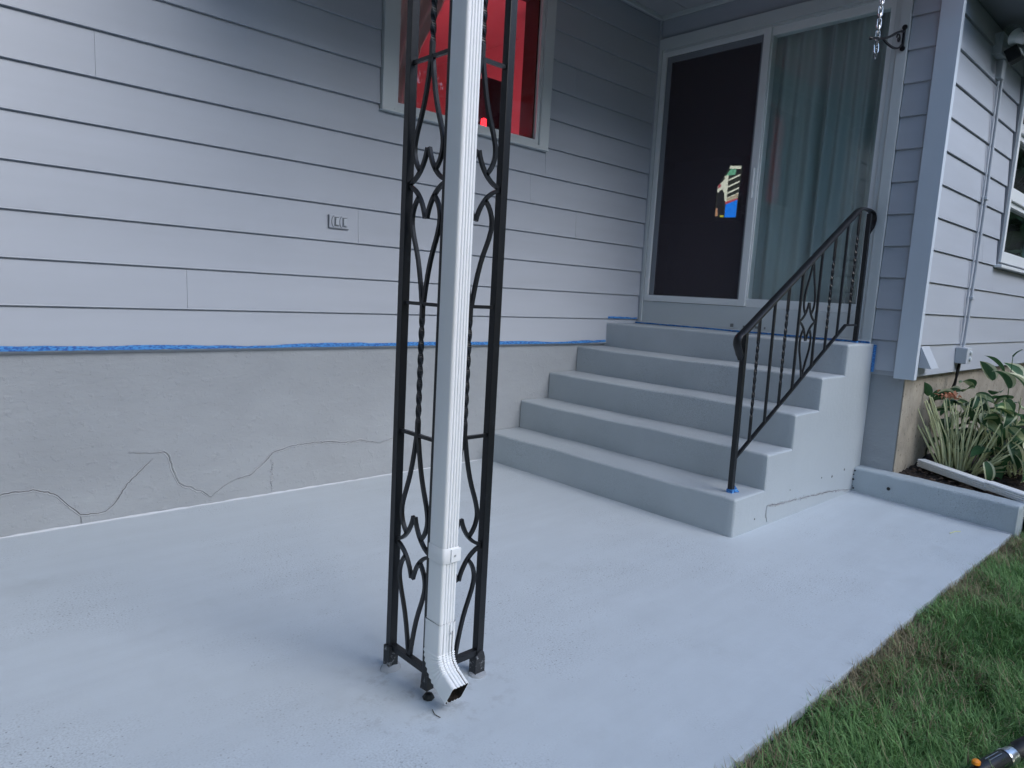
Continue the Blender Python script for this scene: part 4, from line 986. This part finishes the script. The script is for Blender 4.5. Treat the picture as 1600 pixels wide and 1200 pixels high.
# picture corners: TL(.783,2.818) TR(.619,2.803) BR(.652,2.211) BL(.932,2.236)
pic([(.783, 2.818), (.628, 2.803), (.650, 2.215), (.932, 2.236), (.927, 2.594)], 'e_dark')
pic([(.785, 2.812), (.64, 2.80), (.642, 2.765), (.79, 2.78)], 'e_white', 2.6190)
pic([(.775, 2.775), (.70, 2.77), (.71, 2.705), (.835, 2.70)], 'e_green', 2.6190)
pic([(.69, 2.765), (.645, 2.76), (.647, 2.715), (.69, 2.72)], 'e_person', 2.6190)
pic([(.845, 2.70), (.795, 2.71), (.79, 2.40), (.835, 2.42)], 'e_white', 2.6188)
pic([(.925, 2.588), (.845, 2.66), (.835, 2.50), (.925, 2.52)], 'e_white', 2.6187)
for z in (2.71, 2.635, 2.562, 2.50): pic([(.79, z-.052), (.645, z), (.646, z-.020), (.79, z-.072)], 'e_white', 2.6188)
pic([(.79, 2.44), (.646, 2.492), (.648, 2.435), (.79, 2.395)], 'e_sand', 2.6187)
pic([(.80, 2.37), (.65, 2.418), (.652, 2.217), (.80, 2.220)], 'e_blue', 2.6186)
pic([(.81, 2.40), (.65, 2.436), (.65, 2.418), (.80, 2.37)], 'e_pink', 2.6186)
pic([(.90, 2.53), (.86, 2.55), (.83, 2.50), (.815, 2.38), (.81, 2.25), (.90, 2.26), (.925, 2.40)], 'e_person', 2.6184)
pic([(.925, 2.33), (.90, 2.33), (.89, 2.24), (.925, 2.237)], 'e_tan', 2.6182); pic([(.86, 2.25), (.81, 2.245), (.81, 2.222), (.86, 2.228)], 'e_yel', 2.6182); pic([(.92, 2.60), (.885, 2.615), (.885, 2.575), (.92, 2.56)], 'e_pink', 2.6182)

# --- red lamp in the bedroom, and dark speaker beside it
lm = empty('red_lamp', (-1.50, .42, 1.9)); tag(lm, 'glowing red lamp tube seen through the small window', 'lamp')
M['e_red'] = emit('red_glow', (1.0, .02, .03), 2.2)
o = MB().lathe([(0, 0), (.05, 0), (.05, .02), (.02, .04), (0, .04)], Matrix.Translation((-1.50, .42, 2.0)), 16).build('base', 'cable', lm, True); P_(o, lm)
o = MB().lathe([(0, 0), (.026, .0), (.028, .28), (.02, .42), (0, .43)], Matrix.Translation((-1.50, .42, 2.04)), 16).build('tube', 'e_red', lm, True); P_(o, lm)
ld = bpy.data.lights.new('red_lamp_light', 'POINT'); ld.energy = 10; ld.color = (1, .10, .145); ld.shadow_soft_size = .06
lo = bpy.data.objects.new('red_lamp_light', ld); C.objects.link(lo); lo.location = Vector((-1.90, .70, 2.15))-lm.location; lo.parent = lm
sp_ = MB().box(-1.40, -1.22, .52, .75, 1.0, 2.80, .006).build('tall_speaker', 'rubber'); tag(sp_, 'tall dark speaker beside the glowing red lamp', 'speaker')
M['drape'] = paint('bedroom_drape', (0.80, 0.72, 0.72), 0.9, 0.08, 5, 120, 0.2, 0.001, stretch=(1, 1, .1))
dv, df_ = [], []; nn = 90
for (z, sp, x0) in ((2.0, .34, -2.60), (2.45, .36, -2.60), (2.75, .44, -2.60), (3.05, .60, -2.60), (3.40, .74, -2.60)):
    for i in range(nn+1):
        t = i/nn; dv.append((x0+sp*t, .30+.030*math.sin(t*38+1.1*math.sin(t*7))*(.5+.5*sp), z))
for j in range(4):
    for i in range(nn): a = j*(nn+1)+i; df_.append((a, a+1, a+nn+2, a+nn+1))
off_ = len(dv); dv += [(x, y+.002, z) for (x, y, z) in dv]; df_ += [tuple(off_+q for q in reversed(f)) for f in df_]
tag(MB().add(dv, df_).build('bedroom_drape', 'drape', None, True), 'gathered drape at the left of the small red lit window', 'curtain')
ld_ = MB().box(-2.9, -2.1, 1.6, 2.35, 1.0, 2.5, .01).build('wardrobe', 'red_room'); tag(ld_, 'pale wardrobe in the red lit bedroom', 'wardrobe')

# ================================================================ GRASS
def blades(name, N, region, dens_brown=True):
    xs = rng.uniform(region[0], region[1], N); ys = rng.uniform(region[2], region[3], N)
    if region[3] > -2.9:
        pass
    gz = -0.035
    clump = np.array([mn.noise(Vector((x*5, y*5, 1.7))) for x, y in zip(xs, ys)]); clump2 = np.array([mn.noise(Vector((x*16, y*16, 7))) for x, y in zip(xs, ys)])
    dist = (-2.89-ys)
    L = (.045+.05*rng.random(N)**1.5)*(1+.35*clump+.25*clump2); L *= np.where(dist < .05, .75, 1.0)
    az = rng.uniform(0, 2*np.pi, N)+1.2*clump; lean = .30+1.0*rng.random(N)
    sw = 1.6*clump2+2.2*clump; dx = np.cos(az)*.7+np.cos(sw*3)*.6; dy = np.sin(az)*.7+np.sin(sw*3)*.6
    q = np.hypot(dx, dy)+1e-6; dx /= q; dy /= q
    wd = .0011+.0010*rng.random(N)
    px, py = -dy*wd, dx*wd
    V = np.zeros((N, 5, 3)); h1_ = L*.55; 
    b0 = np.stack([xs, ys, np.full(N, gz-.004)], 1); side = np.stack([px, py, np.zeros(N)], 1)
    r1 = L*.5*np.sin(lean*.55); z1 = L*.5*np.cos(lean*.55)
    mid = b0+np.stack([dx*r1, dy*r1, z1], 1)
    r2 = L*.55*np.sin(lean*1.45); z2 = L*.55*np.cos(np.minimum(lean*1.45, 1.75))
    tipv = mid+np.stack([dx*r2, dy*r2, z2], 1)
    V[:, 0] = b0-side; V[:, 1] = b0+side; V[:, 2] = mid-side*.85; V[:, 3] = mid+side*.85; V[:, 4] = tipv
    F = np.array([[0, 1, 3], [0, 3, 2], [2, 3, 4]])[None]+(np.arange(N)*5)[:, None, None]
    F = F.reshape(-1, 3)
    me = bpy.data.meshes.new(name); me.vertices.add(N*5); me.vertices.foreach_set('co', V.reshape(-1)); me.loops.add(F.size); me.loops.foreach_set('vertex_index', F.reshape(-1).astype(np.int32))
    me.polygons.add(len(F)); me.polygons.foreach_set('loop_start', np.arange(0, F.size, 3, dtype=np.int32)); me.polygons.foreach_set('loop_total', np.full(len(F), 3, dtype=np.int32)); me.update(calc_edges=True); me.validate()
    g1 = np.array([.08, .20, .055]); g2 = np.array([.29, .50, .19]); br = np.array([.36, .31, .19])
    t = np.clip(.45+.5*clump+.4*clump2+rng.normal(0, .28, N), 0, 1)[:, None]
    col = g1*(1-t)+g2*t
    edgen = np.array([mn.noise(Vector((x*2.6, 3.3, 0))) for x in xs])
    pb = np.clip(.9*np.exp(-np.maximum(dist, 0)/(.05+.14*np.clip(edgen+.3, 0, 1)))*(.8+edgen), 0, .9)+.03+.05*np.clip(clump2, 0, 1)
    isb = rng.random(N) < pb; col[isb] = br*(.6+.6*rng.random(isb.sum()))[:, None]
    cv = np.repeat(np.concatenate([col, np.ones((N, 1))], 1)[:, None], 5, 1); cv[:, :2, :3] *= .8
    at = me.color_attributes.new('Col', 'FLOAT_COLOR', 'POINT'); at.data.foreach_set('color', cv.reshape(-1))
    me.materials.append(M['grass']); o = bpy.data.objects.new(name, me); C.objects.link(o); return o
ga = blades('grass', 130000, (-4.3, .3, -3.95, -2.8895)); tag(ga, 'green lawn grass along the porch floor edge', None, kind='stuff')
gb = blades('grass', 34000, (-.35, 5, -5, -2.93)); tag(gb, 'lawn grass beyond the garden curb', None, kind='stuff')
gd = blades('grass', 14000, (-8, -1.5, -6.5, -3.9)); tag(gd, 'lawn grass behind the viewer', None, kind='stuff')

# ================================================================ TREES (left row and lawn line added to block sky; rest mirrored)
def tree(loc, H, Rr, label, seed):
    rs = np.random.default_rng(seed); t = empty('tree', loc); tag(t, label, 'tree', 'trees around the garden')
    tb = MB(); tb.sweep([(0, 0, -.2), (.1, 0, H*.3), (0, .1, H*.6), (.1, 0, H*.85)], circ(.17, 9), scale=[1.5, 1, .7, .2])
    for i in range(9):
        a = i*2.4; z = H*(.3+.05*i); tb.sweep([(0, 0, z), (math.cos(a)*Rr*.4, math.sin(a)*Rr*.4, z+.5), (math.cos(a)*Rr*.8, math.sin(a)*Rr*.8, z+.9)], circ(.06, 6), scale=[1, .7, .3])
    tb.build('trunk', 'bark', t, True)
    N = 3400; cl = rs.normal(size=(46, 3)); cl /= np.linalg.norm(cl, axis=1)[:, None]; cl *= (rs.random((46, 1))**.5)*np.array([Rr, Rr, H*(.47 if seed >= 10 else .36)]); cl[:, 2] += H*(.5 if seed >= 10 else .62)
    ci = rs.integers(0, 46, N); p = cl[ci]+rs.normal(size=(N, 3))*Rr*.2
    d1 = rs.normal(size=(N, 3)); d1 /= np.linalg.norm(d1, axis=1)[:, None]; d2 = np.cross(d1, rs.normal(size=(N, 3))); d2 /= np.linalg.norm(d2, axis=1)[:, None]
    s_ = .19*(.6+.8*rs.random((N, 1))); V = np.stack([p-d1*s_, p-d2*s_*.5, p+d1*s_, p+d2*s_*.5], 1).reshape(-1, 3)
    me = bpy.data.meshes.new('crown'); me.from_pydata(V.tolist(), [], [(4*i, 4*i+1, 4*i+2, 4*i+3) for i in range(N)])
    col = np.array([.045, .095, .03])*(.5+.9*rs.random((N, 1))); cv = np.repeat(np.concatenate([col, np.ones((N, 1))], 1)[:, None], 4, 1)
    at = me.color_attributes.new('Col', 'FLOAT_COLOR', 'POINT'); at.data.foreach_set('color', cv.reshape(-1)); me.materials.append(M['leaf'])
    o = bpy.data.objects.new('crown', me); C.objects.link(o); o.parent = t
for i_, (x_, y_, h_, r_, t_) in enumerate(((11, -9.5, 7.4, 1.9, 'leafy tree mirrored in the right wing window'), (7.6, -10.5, 6.8, 1.8, 'added sky blocking tree opposite the flower bed across the lawn'), (4.3, -10.8, 7.2, 1.9, 'added sky blocking tree opposite the house corner across the lawn'), (1.0, -10.6, 6.6, 1.8, 'added sky blocking tree opposite the garden curb across the lawn'), (-2.2, -11.0, 7.0, 1.9, 'added sky blocking tree straight across the lawn from the iron post'), (-5.4, -10.6, 6.8, 1.8, 'added sky blocking tree behind the viewer on the lawn'))):
    tree((x_, y_, 0), h_, r_, t_, 20+i_)  # trees across the lawn are added unseen to cut low sky light in the porch
for i_, (x_, y_, h_, r_) in enumerate(((-8.6, -7.6, 6.8, 1.5), (-8.0, -5.4, 7.8, 1.6), (-7.7, -3.2, 7.2, 1.6), (-7.5, -1.0, 8.0, 1.7))):
    tree((x_, y_, 0), h_, r_, ('added sky blocking tree farthest from the house in the row left of the lawn', 'tall added sky blocking tree second farthest from the house in the left row', 'shorter added sky blocking tree in the left row facing the porch', 'added sky blocking tree nearest the house wall in the left row')[i_], 10+i_)  # unseen row added to keep sky light off risers and door wall
for i_, (x_, y_, h_, r_, t_) in enumerate(((10.5, -4.3, 7.5, 1.8, 'tall leafy tree past the far end of the right wing'), (14.0, -5.6, 8.5, 2.1, 'taller leafy tree farther beyond the right wing'), (18.0, -7.5, 9.0, 2.6, 'largest leafy tree farthest beyond the right wing'))):
    tree((x_, y_, 0), h_, r_, t_, 40+i_)
